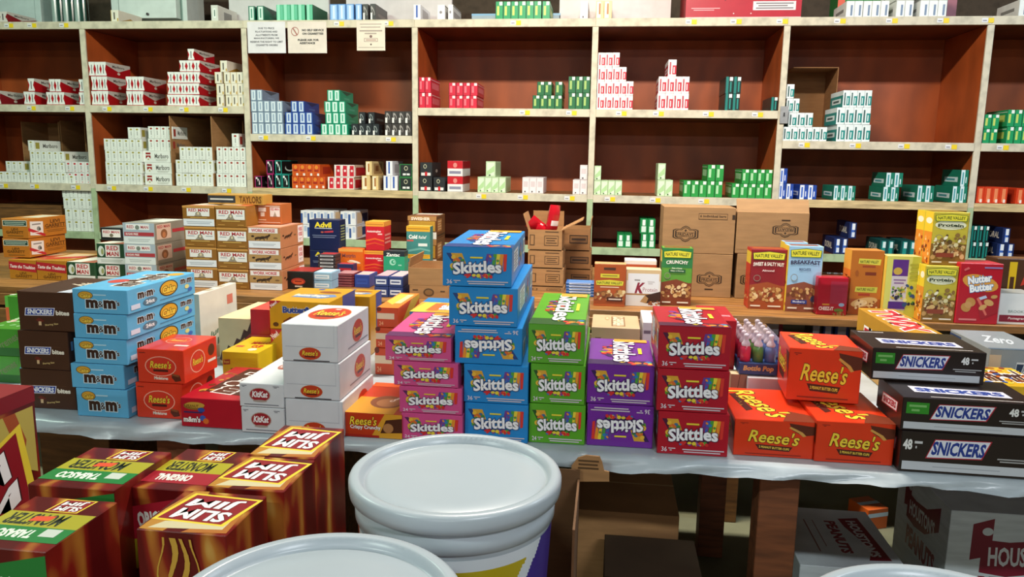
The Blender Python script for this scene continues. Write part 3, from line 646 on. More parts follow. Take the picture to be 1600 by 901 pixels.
topbox('white_board', 'large off-white board behind mint cartons on top of unit', 'board', 358, 514, -60, YB, 0.03, '#d6d2d0')
topbox('white_board', 'off-white board behind blue cartons on top of unit', 'board', 541, 706, -60, YB+0.02, 0.03, '#d9d2d0')
topbox('storage_box', 'low blue grey box behind emerald cartons on top of unit', 'box', 737, 876, 21, YB, 0.2, '#9fb2bd', arts={'front': [('r', 0, 0.85, 1, 1, '#86b4d4')]})
topbox('white_board', 'large pinkish white board above fourth upright on unit', 'board', 874, 1048, -60, YB, 0.03, '#e4dbd8')
topbox('red_display_case', 'wide crimson display box with white label on top of unit', 'box', 1071, 1252, -40, SY+0.06, 0.45, '#b81f30', 0.35, arts={'front': [
    ('r', 0, 0, 1, 0.05, '#ecdcd8'), ('p', [(0.26, 1), (0.34, 0.41), (0.52, 1)], '#33191c'), ('r', 0.585, 0.2, 0.95, 0.4, '#e9e4e2'), ('l', 0.61, 0.22, 0.93, 0.38, 3, '#7a7074'), ('l', 0.05, 0.19, 0.3, 0.27, 2, '#e0a0a4'),
    ('e', 0.42, 0.13, 0.006, 0.015, '#e8d0d0'), ('e', 0.57, 0.13, 0.006, 0.015, '#e8d0d0')]})
topbox('printed_case', 'green and orange case behind white cartons on top of unit', 'box', 1308, 1392, -20, YB, 0.2, '#2a7a38', arts={'front': [('r', 0, 0, 0.13, 1, '#e0542a'), ('r', 0.93, 0, 1, 1, '#7e5a34')]})
topbox('brown_case', 'brown case between white carton groups on top of unit', 'box', 1394, 1422, -20, YB+0.02, 0.2, '#7a5836', 0.8, 'card')
topbox('printed_case', 'dull pink case behind rightmost white cartons on top of unit', 'box', 1440, 1494, -20, YB, 0.2, '#b0707a', arts={'front': [('r', 0.3, 0, 0.72, 1, '#5f8d76')]})

# ------------------------------------------------------------------ the middle table
TZ = 0.9
WOOD = M('#95642f', 0.55, 'wood'); WOODD = M('#7a5026', 0.6, 'wood')
mt_ = empty('display_table', (0, 3.1, 0)); tag(mt_, 'long rough wooden plank table in front of the shelving', 'table')
for i in range(6):
    slab('plank', -3.6, 3.1+0.215*i, TZ-0.03, 2.6, 3.1+0.215*i+0.208, TZ, WOOD, mt_)
for k, x in enumerate((-3.5, -1.2, 0.54, 2.5)):
    slab('leg', x-0.045, 3.13, 0, x+0.045, 3.22, TZ-0.031, WOODD, mt_)
    slab('leg', x-0.045, 4.28, 0, x+0.045, 4.37, TZ-0.031, WOODD, mt_)
slab('front_rail', -3.6, 3.095, TZ-0.215, 2.6, 3.128, TZ-0.1, M('#8e6332', 0.55, 'wood'), mt_)
slab('front_rail', -3.6, 3.095, TZ-0.085, 0.62, 3.128, TZ-0.031, WOOD, mt_)
slab('lower_shelf', -3.55, 3.13, TZ-0.23, 2.55, 4.3, TZ-0.217, WOODD, mt_)
TZ += 0.001

# ------------------------------------------------------------------ label art for the boxes
WH = '#f3f0ec'
def gold_redman(strip):
    a = [('r', 0, 0.9, 1, 1, '#c89048')]
    if strip:
        a += [('r', 0.02, 0.02, 0.98, 0.36, '#e2e6ea'), ('l', 0.12, 0.1, 0.9, 0.26, 2, '#aab0b8'), ('r', 0.14, 0.5, 0.84, 0.88, '#eae8e2'), ('t', 'RED MAN', 0.49, 0.79, 0.6, 0.15, '#b5202e', {'b': 0.025}),
              ('e', 0.49, 0.6, 0.09, 0.12, '#8c8474'), ('p', [(0.36, 0.5), (0.62, 0.5), (0.49, 0.7)], '#9c9280'), ('e', 0.49, 0.63, 0.04, 0.07, '#d8c8a4'), ('l', 0.24, 0.4, 0.76, 0.46, 1, '#d8b060')]
    else:
        a += [('r', 0.04, 0.36, 0.96, 0.82, '#eae8e2'), ('t', 'RED MAN', 0.5, 0.7, 0.76, 0.17, '#b5202e', {'b': 0.025}), ('p', [(0.34, 0.36), (0.64, 0.36), (0.5, 0.62)], '#9c9280'),
              ('e', 0.5, 0.5, 0.08, 0.12, '#8c8474'), ('e', 0.5, 0.52, 0.035, 0.07, '#d8c8a4'), ('l', 0.1, 0.5, 0.32, 0.58, 1, '#a8aab0'), ('l', 0.68, 0.5, 0.9, 0.58, 1, '#a8aab0'),
              ('l', 0.2, 0.25, 0.8, 0.33, 1, '#d8b060'), ('l', 0.08, 0.08, 0.3, 0.14, 1, '#d8a050'), ('l', 0.72, 0.08, 0.92, 0.14, 1, '#d8a050')]
    return a
GOLDB = M('#8f5f20', 0.4)
D_RM_A = (GOLDB, {'front': gold_redman(True), 'top': [('r', 0.1, 0.3, 0.9, 0.95, '#e6d0bc'), ('r', 0.1, 0.1, 0.9, 0.3, '#d0784a')]}, 'rma')
D_RM_B = (GOLDB, {'front': gold_redman(False), 'top': [('r', 0.0, 0.3, 0.6, 0.95, '#e6d0bc'), ('r', 0.6, 0.1, 1, 0.95, '#d06a44')]}, 'rmb')
horses = [('e', 0.16, 0.56, 0.05, 0.05, '#3a2414'), ('e', 0.3, 0.48, 0.09, 0.06, '#40281a', 15), ('e', 0.44, 0.5, 0.1, 0.065, '#33200f', 10), ('e', 0.58, 0.54, 0.09, 0.06, '#40281a', 20), ('e', 0.66, 0.62, 0.035, 0.05, '#33200f', 40),
          ('e', 0.24, 0.42, 0.015, 0.06, '#33200f', 20), ('e', 0.38, 0.42, 0.015, 0.06, '#33200f', -20), ('e', 0.5, 0.42, 0.015, 0.06, '#33200f', 15), ('e', 0.6, 0.46, 0.015, 0.06, '#33200f', -15), ('e', 0.85, 0.5, 0.07, 0.04, '#7a5a34')]
D_WH = (M('#b4764e', 0.45), {'front': [('r', 0, 0.36, 1, 0.72, '#b08a54')]+horses+[('r', 0.04, 0.72, 0.92, 0.95, '#ece6e2'), ('t', 'WORK HORSE', 0.48, 0.835, 0.72, 0.16, '#c04a52', {'b': 0.04}), ('r', 0.03, 0.02, 0.99, 0.34, '#e4e6ea'), ('l', 0.15, 0.12, 0.85, 0.24, 2, '#b0b4bc')],
        'right': [('g', 0.0, 0.05, 0.72, 1.0, horses), ('r', 0.74, 0.1, 0.97, 0.93, '#ece2de'), ('t', 'WORK', 0.855, 0.74, 0.17, 0.2, '#c0404a', {'b': 0.04}), ('t', 'HORSE', 0.855, 0.5, 0.17, 0.2, '#c0404a', {'b': 0.04}), ('l', 0.78, 0.2, 0.93, 0.32, 2, '#a89a98')],
        'top': [('r', 0.1, 0.1, 0.95, 0.9, '#d8a088')]}, 'wh')
D_ORM = (M('#b4602c', 0.45), {'front': [('r', 0.04, 0.08, 0.96, 0.1, '#e6d8cc'), ('r', 0.04, 0.88, 0.96, 0.91, '#e6d8cc'), ('r', 0.04, 0.08, 0.06, 0.9, '#e6d8cc'), ('r', 0.1, 0.62, 0.4, 0.82, '#ead8cc'), ('r', 0.18, 0.38, 0.34, 0.58, '#e0c8b8'), ('l', 0.1, 0.16, 0.4, 0.26, 1, '#e0b898'),
         ('r', 0.56, 0.38, 0.95, 0.84, '#ece4de'), ('t', 'RED MAN', 0.755, 0.75, 0.33, 0.13, '#c02a34', {'b': 0.025}), ('p', [(0.68, 0.38), (0.83, 0.38), (0.755, 0.62)], '#a89888')]}, 'orm')
D_TAY = (M('#b98a3a', 0.45), {'front': [('r', 0.0, 0.15, 0.5, 0.85, '#2c3238'), ('l', 0.04, 0.35, 0.46, 0.65, 1, '#c8ccc8'), ('t', 'TAYLORS', 0.77, 0.5, 0.4, 0.7, '#6a4418', {'b': 0.03})]}, 'tay')
D_GREY = (M('#8d8678', 0.42), {'front': [('r', 0, 0.34, 1, 1, '#a9b6c0'), ('r', 0.1, 0.68, 0.84, 0.95, '#ecebe8'), ('t', 'RED', 0.24, 0.81, 0.22, 0.14, '#b8333e', {'b': 0.025}), ('t', 'MAN', 0.69, 0.81, 0.24, 0.14, '#b8333e', {'b': 0.025}), ('e', 0.46, 0.79, 0.07, 0.11, '#7a8478'),
          ('r', 0.04, 0.38, 0.98, 0.56, '#b03a40'), ('t', 'SUGAR FREE', 0.28, 0.47, 0.4, 0.1, '#ead8d4', {'b': 0.04}), ('r', 0.01, 0.0, 0.99, 0.34, '#dfe6e4'), ('l', 0.15, 0.1, 0.85, 0.26, 2, '#b4bcbc')],
          'right': [('r', 0.06, 0.2, 0.5, 0.92, '#d8b8a4'), ('t', 'RED MAN', 0.28, 0.8, 0.38, 0.14, '#b0303a', {'b': 0.025}), ('e', 0.28, 0.45, 0.1, 0.22, '#8e5a3a'), ('e', 0.28, 0.4, 0.05, 0.14, '#c07a50'), ('r', 0.54, 0.45, 1, 0.62, '#b8303a')],
          'top': [('r', 0.3, 0.3, 0.98, 0.95, '#d8d4cc')]}, 'grey')
D_GRN = (M('#23492e', 0.42), {'front': [('r', 0, 0, 1, 0.3, '#e2e6e2'), ('l', 0.12, 0.08, 0.9, 0.22, 2, '#b0b8b0'), ('e', 0.16, 0.62, 0.11, 0.26, '#d8e0da'), ('e', 0.2, 0.6, 0.05, 0.16, '#9aa06a'), ('r', 0.31, 0.34, 0.82, 0.94, '#efe6e2'), ('t', 'RED', 0.56, 0.78, 0.4, 0.22, '#b8242e', {'b': 0.025}), ('t', 'MAN', 0.56, 0.5, 0.42, 0.22, '#b8242e', {'b': 0.025})],
         'top': [('r', 0, 0, 1, 1, '#c86a50'), ('p', [(0, 0), (0.5, 0), (1, 1), (0.2, 1)], '#e6dccc')]}, 'grn')
D_BLK = (M('#17191a', 0.4), {'front': [('r', 0.08, 0.25, 0.92, 0.85, '#ded8d4'), ('t', 'RED MAN', 0.5, 0.66, 0.74, 0.2, '#b8424a', {'b': 0.025}), ('e', 0.5, 0.4, 0.09, 0.14, '#6a6450')], 'top': [('r', 0.1, 0.1, 0.9, 0.9, '#8a8a84')]}, 'blk')
D_LEVI = (M('#b86f1e', 0.42), {'front': [('r', 0.04, 0.62, 0.96, 0.92, '#e0d6c0'), ('r', 0.06, 0.65, 0.94, 0.89, '#1f4038'), ('l', 0.1, 0.68, 0.9, 0.86, 2, '#a8b8a8'), ('t', 'LEVI', 0.48, 0.46, 0.26, 0.12, '#6e4410', {'b': 0.03}), ('t', 'GARRETT', 0.48, 0.31, 0.66, 0.14, '#6e4410', {'b': 0.03}), ('l', 0.2, 0.08, 0.8, 0.18, 1, '#8a5a1c')],
          'right': [('p', [(0.04, 0.15), (0.37, 0.08), (0.38, 0.8), (0.05, 0.86)], '#e2dcd6'), ('e', 0.26, 0.45, 0.05, 0.12, '#8a8a84'), ('e', 0.29, 0.42, 0.025, 0.08, '#3a3a3a'), ('l', 0.1, 0.62, 0.32, 0.76, 1, '#8c8480'), ('p', [(0.0, 0.38), (0.42, 0.0), (0.42, 0.14), (0.0, 0.55)], '#b8202c'), ('l', 0.08, 0.22, 0.3, 0.3, 1, '#e8d0c8'),
                    ('t', 'LEVI', 0.7, 0.76, 0.26, 0.18, '#5e360c', {'b': 0.03}), ('t', 'GARRETT', 0.7, 0.54, 0.54, 0.2, '#5e360c', {'b': 0.03}), ('r', 0.42, 0.4, 0.97, 0.42, '#5e360c'), ('l', 0.46, 0.18, 0.95, 0.34, 2, '#8a5214')],
          'top': [('r', 0.25, 0.3, 0.95, 0.9, '#d6c8ae')]}, 'levi')
D_TRAD = (M('#b3781f', 0.42), {'front': [('p', [(0, 0.5), (1, 0.36), (1, 0.78), (0, 0.9)], '#b01f2c'), ('t', 'Taste the Tradition', 0.5, 0.63, 0.92, 0.17, '#f0e2dc', {'b': 0.03, 'sh': 0.25, 'rot': -3}), ('t', 'LEVI', 0.5, 0.3, 0.24, 0.12, '#6e4410', {'b': 0.03}), ('t', 'GARRETT', 0.52, 0.15, 0.62, 0.14, '#6e4410', {'b': 0.03})],
          'top': [('r', 0.1, 0.3, 0.9, 0.9, '#d8b48a'), ('p', [(0, 0), (1, 0.4), (1, 0.7), (0, 0.3)], '#c03a34')]}, 'trad')
D_EMBER = (M('#151313', 0.35), {'front': [('e', 0.45, 0.45, 0.26, 0.2, '#b03322'), ('e', 0.45, 0.42, 0.2, 0.13, '#d2562c'), ('l', 0.32, 0.38, 0.58, 0.52, 1, '#7a1d14'), ('r', 0.32, 0.12, 0.6, 0.2, '#d8c8b8')], 'top': [('r', 0.05, 0.1, 0.95, 0.95, '#a82a24')]}, 'ember')
D_ADV = (M('#16244c', 0.35), {'front': [('t', 'Advil', 0.46, 0.84, 0.56, 0.18, '#ead83a', {'b': 0.04}), ('l', 0.18, 0.7, 0.76, 0.75, 1, '#b8c0d0'), ('e', 0.43, 0.6, 0.05, 0.03, '#b05a4c'), ('p', [(0.5, 0.58), (0.8, 0.6), (0.8, 0.66), (0.5, 0.63)], '#b83a48'), ('l', 0.1, 0.4, 0.9, 0.52, 2, '#6a7898')], 'right': [('l', 0.2, 0.3, 0.85, 0.85, 6, '#8c9a6a')], 'top': [('r', 0.1, 0.1, 0.9, 0.9, '#3a3f5c')]}, 'adv')
D_MOT = (M('#d8641a', 0.4), {'front': [('r', 0, 0.88, 1, 1, '#e8a04a'), ('t', 'Motrin', 0.42, 0.72, 0.56, 0.16, '#8a4a44', {'b': 0.03}), ('e', 0.66, 0.48, 0.24, 0.05, '#f0dcc8', -12), ('e', 0.5, 0.46, 0.16, 0.04, '#e8b488', -12), ('r', 0, 0, 0.9, 0.3, '#c4501a')]}, 'mot')
D_ACE = (M('#c8202e', 0.35), {'front': [('r', 0, 0.84, 1, 1, '#e8a03a'), ('l', 0.05, 0.87, 0.95, 0.95, 1, '#c07a2a'), ('t', 'Acetaminophen', 0.45, 0.66, 0.76, 0.1, '#f4dcd8', {'b': 0.04}), ('r', 0.66, 0.55, 0.9, 0.6, '#eabcb4'), ('p', [(0, 0.3), (0.5, 0.38), (1, 0.3), (1, 0.36), (0.5, 0.44), (0, 0.36)], '#e2602e'), ('p', [(0, 0.16), (0.5, 0.24), (1, 0.16), (1, 0.2), (0.5, 0.29), (0, 0.22)], '#d84a2c')], 'right': [('r', 0, 0.84, 1, 1, '#e0903a'), ('l', 0.1, 0.2, 0.9, 0.6, 3, '#e08a80')], 'top': [('r', 0, 0, 1, 1, '#e8b03a')]}, 'ace')
D_ZAN = (M('#2a9a74', 0.38), {'front': [('r', 0, 0.8, 1, 1, '#1f2a34'), ('t', 'Zantac', 0.45, 0.86, 0.66, 0.14, '#eef4f0', {'b': 0.03, 'sh': 0.15}), ('e', 0.44, 0.56, 0.15, 0.13, '#9fd8c2', 20), ('e', 0.47, 0.57, 0.1, 0.08, '#2a9a74', 20), ('e', 0.5, 0.58, 0.05, 0.04, '#9fd8c2'), ('r', 0.7, 0.42, 0.86, 0.47, '#9ad0bc')], 'top': [('r', 0, 0, 1, 1, '#2c3840')], 'right': [('r', 0, 0.8, 1, 1, '#1a2430')]}, 'zan')
D_COLD = (M('#3f8480', 0.38), {'front': [('r', 0, 0.82, 1, 1, '#d8a52e'), ('l', 0.05, 0.88, 0.95, 0.95, 1, '#a87a24'), ('t', 'Cold', 0.28, 0.64, 0.36, 0.14, '#f0f4f0', {'b': 0.04}), ('t', 'Relief', 0.68, 0.63, 0.34, 0.11, '#dfe8e4', {'b': 0.02, 'sh': 0.2}), ('r', 0.02, 0.48, 0.3, 0.54, '#c05a52'), ('r', 0.5, 0.32, 0.88, 0.42, '#d8e0dc'), ('p', [(0, 0.1), (0.6, 0.2), (1, 0.14), (1, 0.2), (0.6, 0.27), (0, 0.18)], '#68a8a0'), ('r', 0, 0, 1, 0.04, '#d8a52e')], 'top': [('r', 0, 0, 1, 1, '#e0b848')]}, 'cold')
D_SWI = (M('#6a3f1c', 0.45), {'front': [('r', 0, 0.8, 1, 1, '#a87a48'), ('t', 'SWISHER', 0.45, 0.88, 0.66, 0.14, '#e6d8c4', {'b': 0.04}), ('r', 0.05, 0.35, 0.95, 0.78, '#b98a2e'), ('r', 0.7, 0.0, 1, 0.3, '#d8d0c4')], 'right': [('r', 0.1, 0.3, 0.6, 0.85, '#a8713e'), ('l', 0.15, 0.35, 0.55, 0.8, 4, '#d0a878'), ('r', 0, 0.1, 1, 0.16, '#3c2410')], 'top': [('r', 0.2, 0.1, 0.95, 0.5, '#9a5a3a'), ('r', 0.1, 0.55, 0.95, 0.98, '#e2d4c6')]}, 'swi')
def nuts(y0, y1, n, cols, s, r0=0.06, r1=0.16): return [('b', 0.05, y0, 0.95, y1, n, cols, r0, r1, s)]
GRAN = ['#c89a5c', '#dcb67a', '#a8713a', '#8a4f26', '#e6cc9a', '#6e3a1c']
def nv(bg, low, title, lines, s, titlec='#f4ece0', badge=True, side=None):
    a = [('r', 0, 0, 1, 0.4, low), ('p', [(0, 0.28), (0, 0.4), (0.5, 0.46), (1, 0.38), (1, 0.28)], low)]+nuts(0.14, 0.36, 46, GRAN, s, 0.08, 0.2)
    a += [('p', [(0.06, 0.83), (0.94, 0.83), (0.96, 0.94), (0.5, 0.97), (0.04, 0.94)], '#3f6a2a'), ('p', [(0.08, 0.84), (0.92, 0.84), (0.94, 0.935), (0.5, 0.96), (0.06, 0.935)], '#e8dc3c'), ('t', 'NATURE VALLEY', 0.5, 0.893, 0.78, 0.06, '#4f5a1c', {'b': 0.03, 'arch': 0.1}),
          ('t', title, 0.5, 0.755, 0.86 if len(title) > 8 else 0.72, 0.062, titlec, {'b': 0.035, 'arch': 0.2})]
    for i, (t, c) in enumerate(lines): a.append(('t', t, 0.5, 0.65-0.06*i, 0.34, 0.035, c, {'b': 0.03}))
    if badge: a += [('e', 0.2, 0.52, 0.1, 0.055, '#8c8474'), ('e', 0.2, 0.52, 0.085, 0.046, bg)]
    a += [('l', 0.06, 0.03, 0.34, 0.08, 1, '#e8dcc8'), ('l', 0.55, 0.03, 0.92, 0.08, 1, '#e8dcc8')]
    sd = [('r', 0, 0, 1, 1, side or '#e0662a'), ('r', 0, 0.75, 1, 0.95, '#e8c23a')]+nuts(0.05, 0.6, 26, ['#e8a050', '#c05a24', '#f0c88a', '#a03a1c'], s+9, 0.07, 0.16)
    return (M(bg, 0.38), {'front': a, 'left': sd, 'right': sd, 'top': [('r', 0.08, 0.2, 0.92, 0.8, low)]}, ('nv', title, bg))
D_NVS = nv('#8a1a24', '#a04a22', 'SWEET & SALTY NUT', [('Almond', '#f0d8d4')], 3, side='#c22a20')
D_NVB = nv('#9cc4e2', '#8a4a34', 'BREAKFAST', [('BISCUITS', '#4a5a7a')], 5, '#3a3550', side='#e6c63c')
D_NVB[1]['front'].append(('r', 0.16, 0.12, 0.62, 0.18, '#2a3f8c')); D_NVB[1]['front'].append(('t', 'Blueberry', 0.39, 0.15, 0.36, 0.035, '#eef0f4')); D_NVB[1]['front'].append(('e', 0.8, 0.2, 0.08, 0.05, '#27345e'))
D_NVC = nv('#5c9a34', '#7e3a1e', 'CRUNCHY', [('Oats n Honey', '#e6f0d0')], 8, side='#2c6a38')
D_NVC[1]['front'].insert(2, ('r', 0, 0.66, 1, 1, '#2c7a40'))
D_NVC[1]['front'].append(('r', 0.24, 0.575, 0.78, 0.635, '#1f5a34')); D_NVC[1]['front'].append(('t', 'Oats n Honey', 0.51, 0.605, 0.44, 0.03, '#e6f0d0'))
D_NVP = nv('#c4b43a', '#8a6424', 'Protein', [], 12, '#33402a', side='#e0902a')
D_NVP[1]['front'].insert(2, ('e', 0.5, 0.76, 0.44, 0.09, '#e6e6c4')); D_NVP[1]['front'] += nuts(0.3, 0.6, 40, ['#d8cc9a', '#8a6a34', '#5a4420', '#b89a54', '#efe6c8'], 13, 0.08, 0.18)+[('r', 0.16, 0.15, 0.66, 0.23, '#8a3a22'), ('e', 0.3, 0.27, 0.09, 0.04, '#d8b070')]
D_NVP[1]['left'] = [('r', 0, 0, 0.48, 1, '#e08a2a'), ('r', 0.52, 0, 1, 1, '#e08a2a'), ('r', 0, 0.62, 0.48, 1, '#e8c42e'), ('r', 0.52, 0.62, 1, 1, '#e8c42e'), ('e', 0.24, 0.83, 0.18, 0.06, '#f2ead0'), ('e', 0.76, 0.83, 0.18, 0.06, '#f2ead0')]+nuts(0.05, 0.55, 30, ['#5c3418', '#f0c88a', '#a03a1c', '#e8a050'], 15, 0.07, 0.16)
D_NVO = (M('#b4641c', 0.38), {'front': [('r', 0, 0, 1, 1, '#b8691f'), ('r', 0, 0, 1, 0.25, '#9a4a1a'), ('p', [(0.22, 0.8), (0.9, 0.78), (0.92, 0.87), (0.24, 0.88)], '#d8cc4a'), ('t', 'NATURE VALLEY', 0.56, 0.83, 0.58, 0.045, '#56601f', {'b': 0.03}), ('r', 0.36, 0.74, 0.76, 0.77, '#9a4020'), ('r', 0.46, 0.62, 0.8, 0.67, '#7a3018'),
          ('p', [(0.18, 0.36), (0.86, 0.35), (0.88, 0.44), (0.2, 0.44)], '#c8c44a'), ('t', 'NATURE VALLEY', 0.52, 0.4, 0.56, 0.045, '#56601f', {'b': 0.03}), ('r', 0.3, 0.3, 0.66, 0.335, '#a8381c'), ('e', 0.5, 0.2, 0.42, 0.07, '#d0a86a', 12), ('e', 0.4, 0.18, 0.2, 0.05, '#e0c494', 12), ('b', 0.15, 0.1, 0.9, 0.27, 22, GRAN, 0.05, 0.11, 31), ('e', 0.2, 0.65, 0.05, 0.05, '#a0541c')],
          'left': [('r', 0, 0, 1, 1, '#d8742a'), ('r', 0, 0.7, 1, 1, '#e0a040')]+nuts(0.05, 0.6, 16, ['#e8a050', '#c05a24', '#f0c88a'], 41), 'top': [('r', 0, 0, 1, 1, '#d8863a')]}, 'nvo')
D_NV1 = (M('#b0501f', 0.38), {'front': [('r', 0, 0, 1, 0.3, '#9c4a22'), ('r', 0.3, 0.86, 0.68, 0.92, '#4a2a1a'), ('r', 0.2, 0.68, 0.8, 0.77, '#dccb3c'), ('l', 0.26, 0.7, 0.74, 0.75, 1, '#8a7a2a'), ('p', [(0.08, 0.5), (0.92, 0.5), (0.94, 0.6), (0.5, 0.63), (0.06, 0.6)], '#e0d23c'), ('t', 'NATURE VALLEY', 0.5, 0.555, 0.8, 0.06, '#4f5a1c', {'b': 0.03}), ('l', 0.2, 0.43, 0.8, 0.48, 1, '#e6c0a0')]+nuts(0.16, 0.36, 40, GRAN, 51, 0.08, 0.2)+[('r', 0.42, 0.12, 0.92, 0.22, '#4a2014'), ('l', 0.48, 0.14, 0.88, 0.2, 1, '#e8d8c8'), ('r', 0, 0, 1, 0.05, '#b0562a')],
          'top': [('r', 0, 0, 1, 1, '#dca06a')]}, 'nv1')
D_SPK = (M('#e6ddd0', 0.38), {'front': [('r', 0, 0.7, 1, 1, '#d8b88a'), ('r', 0.05, 0.34, 0.95, 0.9, '#e8e8ea'), ('r', 0, 0.3, 1, 0.345, '#a87a48'), ('r', 0, 0, 1, 0.3, '#dcdcd8'), ('t', 'K', 0.4, 0.5, 0.3, 0.3, '#8c1a34', {'b': 0.05, 'sh': 0.35}), ('t', 'Protein', 0.7, 0.46, 0.42, 0.11, '#a05a68', {'b': -0.002}), ('l', 0.24, 0.68, 0.4, 0.75, 1, '#8a8484'), ('l', 0.62, 0.6, 0.82, 0.7, 2, '#c0b8b8'), ('p', [(0.42, 0.12), (0.56, 0.3), (1, 0.42), (1, 0.14), (0.6, 0.08)], '#3a2014'), ('p', [(0.42, 0.12), (0.56, 0.3), (0.66, 0.22), (0.6, 0.08)], '#b08a58'), ('b', 0.6, 0.04, 0.98, 0.14, 14, ['#9a5a34', '#7a3f22', '#c48a58'], 0.05, 0.1, 61)], 'top': [('r', 0, 0, 1, 0.48, '#e8c8a4'), ('r', 0, 0.52, 1, 1, '#e0b890')]}, 'spk')
D_GRAN2 = (M('#e8ddd4', 0.4), {'front': [('r', 0, 0.0, 1, 0.9, '#c2552c'), ('l', 0.05, 0.72, 0.95, 0.88, 1, '#e8b090')], 'top': [('r', 0.02, 0.1, 0.98, 0.98, '#f0e6e0')]}, 'gr2')
def fridays(flip=False, extra=True, cx=0.32):
    k = '#3a2a1c'; bg = '#a17a50'
    def badge(cx, cy, s):
        pts = [(-1, -0.45), (-0.78, -0.6), (-0.4, -0.6), (-0.25, -0.85), (0, -1), (0.25, -0.85), (0.4, -0.6), (0.78, -0.6), (1, -0.45), (1, 0.45), (0.78, 0.6), (0.4, 0.6), (0.25, 0.85), (0, 1), (-0.25, 0.85), (-0.4, 0.6), (-0.78, 0.6), (-1, 0.45)]
        f = lambda m: [(cx+x*s*m, cy+y*s*m*0.98) for x, y in pts]
        return [('p', f(1.0), k), ('p', f(0.89), bg), ('p', f(0.82), k), ('p', f(0.72), bg), ('r', cx-s*0.74, cy-s*0.36, cx+s*0.74, cy+s*0.2, k), ('r', cx-s*0.69, cy-s*0.31, cx+s*0.69, cy+s*0.15, bg), ('t', 'FRIDAYS', cx, cy-s*0.08, s*1.25, s*0.4, k, {'b': 0.03}), ('e', cx, cy+s*0.4, s*0.08, s*0.14, k)]
    a = badge(cx, 0.42, 0.18)
    if extra: a += [('r', 0.49, 0.74, 0.89, 0.87, k), ('r', 0.495, 0.75, 0.885, 0.86, bg), ('t', '6 individual bags', 0.69, 0.805, 0.36, 0.07, k, {'b': 0.03}), ('r', 0.955, 0.75, 0.995, 0.85, k)]
    else: a += [('r', cx-0.06, 0.17, cx+0.06, 0.2, k)]
    return a
CASE = M('#a17a50', 0.75, 'card')
D_FRI = (CASE, {'front': fridays()}, 'fri'); D_FRIL = (CASE, {'front': fridays(extra=False, cx=0.68)}, 'fril'); D_FRIR = (CASE, {'front': fridays(extra=False, cx=0.24)}, 'frir'); D_FRIU = (CASE, {'front': [('r', 0, 0.9, 1, 0.905, '#8a6236')]+fridays(extra=False)}, 'friu')
D_CHZ = (M('#b3152c', 0.25), {'front': [('r', 0.42, 0.3, 0.98, 0.9, '#a8203c'), ('r', 0.18, 0.26, 0.42, 0.3, '#d89a30'), ('t', 'CHEEZ-IT', 0.32, 0.17, 0.5, 0.1, '#f4e8e0', {'b': 0.04}), ('e', 0.82, 0.28, 0.1, 0.05, '#9ab4d0'), ('e', 0.74, 0.13, 0.16, 0.05, '#6a8a3a'), ('b', 0.55, 0.02, 0.95, 0.1, 12, ['#b08a4a', '#8a5a2c', '#7a8a3a'], 0.06, 0.12, 71)]}, 'chz')
D_JELLY = (M('#d8cf4a', 0.38), {'front': [('r', 0, 0, 1, 1, '#d6d46a'), ('p', [(0.6, 0), (1, 0), (1, 1), (0.75, 1)], '#c2c244'), ('r', 0.18, 0.12, 0.64, 0.95, '#cfc8d0'), ('r', 0.18, 0.68, 0.64, 0.95, '#5a2a86'), ('e', 0.34, 0.76, 0.13, 0.06, '#c8a848'), ('l', 0.24, 0.54, 0.6, 0.64, 2, '#8a6a9a'), ('b', 0.2, 0.3, 0.62, 0.5, 40, ['#3c7a34', '#2a2240', '#c8b04a', '#d8d0b0', '#8aa83a'], 0.07, 0.13, 81), ('r', 0.14, 0.14, 0.64, 0.26, '#4f2480'), ('b', 0.6, 0.2, 0.9, 0.55, 14, ['#1f1c34', '#3f8a34', '#e6e090', '#2c4a7a'], 0.1, 0.17, 83), ('l', 0.68, 0.62, 0.95, 0.9, 4, '#a8a43a')],
           'left': [('r', 0, 0, 1, 1, '#e0bc4a')], 'top': [('r', 0, 0, 1, 1, '#e8d48a')]}, 'jelly')
D_NUT = (M('#b41426', 0.35), {'front': [('e', 0.5, 0.68, 0.44, 0.13, '#d8963c', -14), ('t', 'Nutter', 0.48, 0.745, 0.56, 0.13, '#f6f4f2', {'b': 0.05, 'rot': 10, 'ol': ((0.05, '#3a7ab0'),)}), ('t', 'Butter', 0.54, 0.61, 0.56, 0.13, '#f6f4f2', {'b': 0.05, 'rot': 10, 'ol': ((0.05, '#3a7ab0'),)}), ('e', 0.22, 0.27, 0.11, 0.08, '#c08a48', 50), ('e', 0.32, 0.36, 0.11, 0.08, '#c08a48', 50), ('e', 0.27, 0.315, 0.08, 0.06, '#c9955a', 50),
         ('p', [(0.42, 0.42), (0.6, 0.08), (0.98, 0.2), (0.95, 0.48), (0.6, 0.55)], '#a01a26'), ('p', [(0.45, 0.42), (0.7, 0.14), (0.74, 0.16), (0.5, 0.45)], '#d86a5a'), ('e', 0.75, 0.36, 0.12, 0.05, '#d0a060', -20), ('e', 0.62, 0.28, 0.1, 0.04, '#d0a060', 30), ('e', 0.86, 0.46, 0.08, 0.03, '#c89858', 10), ('p', [(0.5, 0.44), (0.66, 0.48), (0.7, 0.44), (0.55, 0.4)], '#b8c4dc'), ('p', [(0.08, 0.9), (0.18, 0.94), (0.22, 0.91), (0.1, 0.87)], '#d86060'), ('l', 0.56, 0.91, 0.98, 0.96, 1, '#8a7ab0'), ('l', 0.08, 0.04, 0.5, 0.1, 1, '#d87a78')],
         'top': [('r', 0.05, 0.1, 0.95, 0.9, '#c83a44')]}, 'nut')
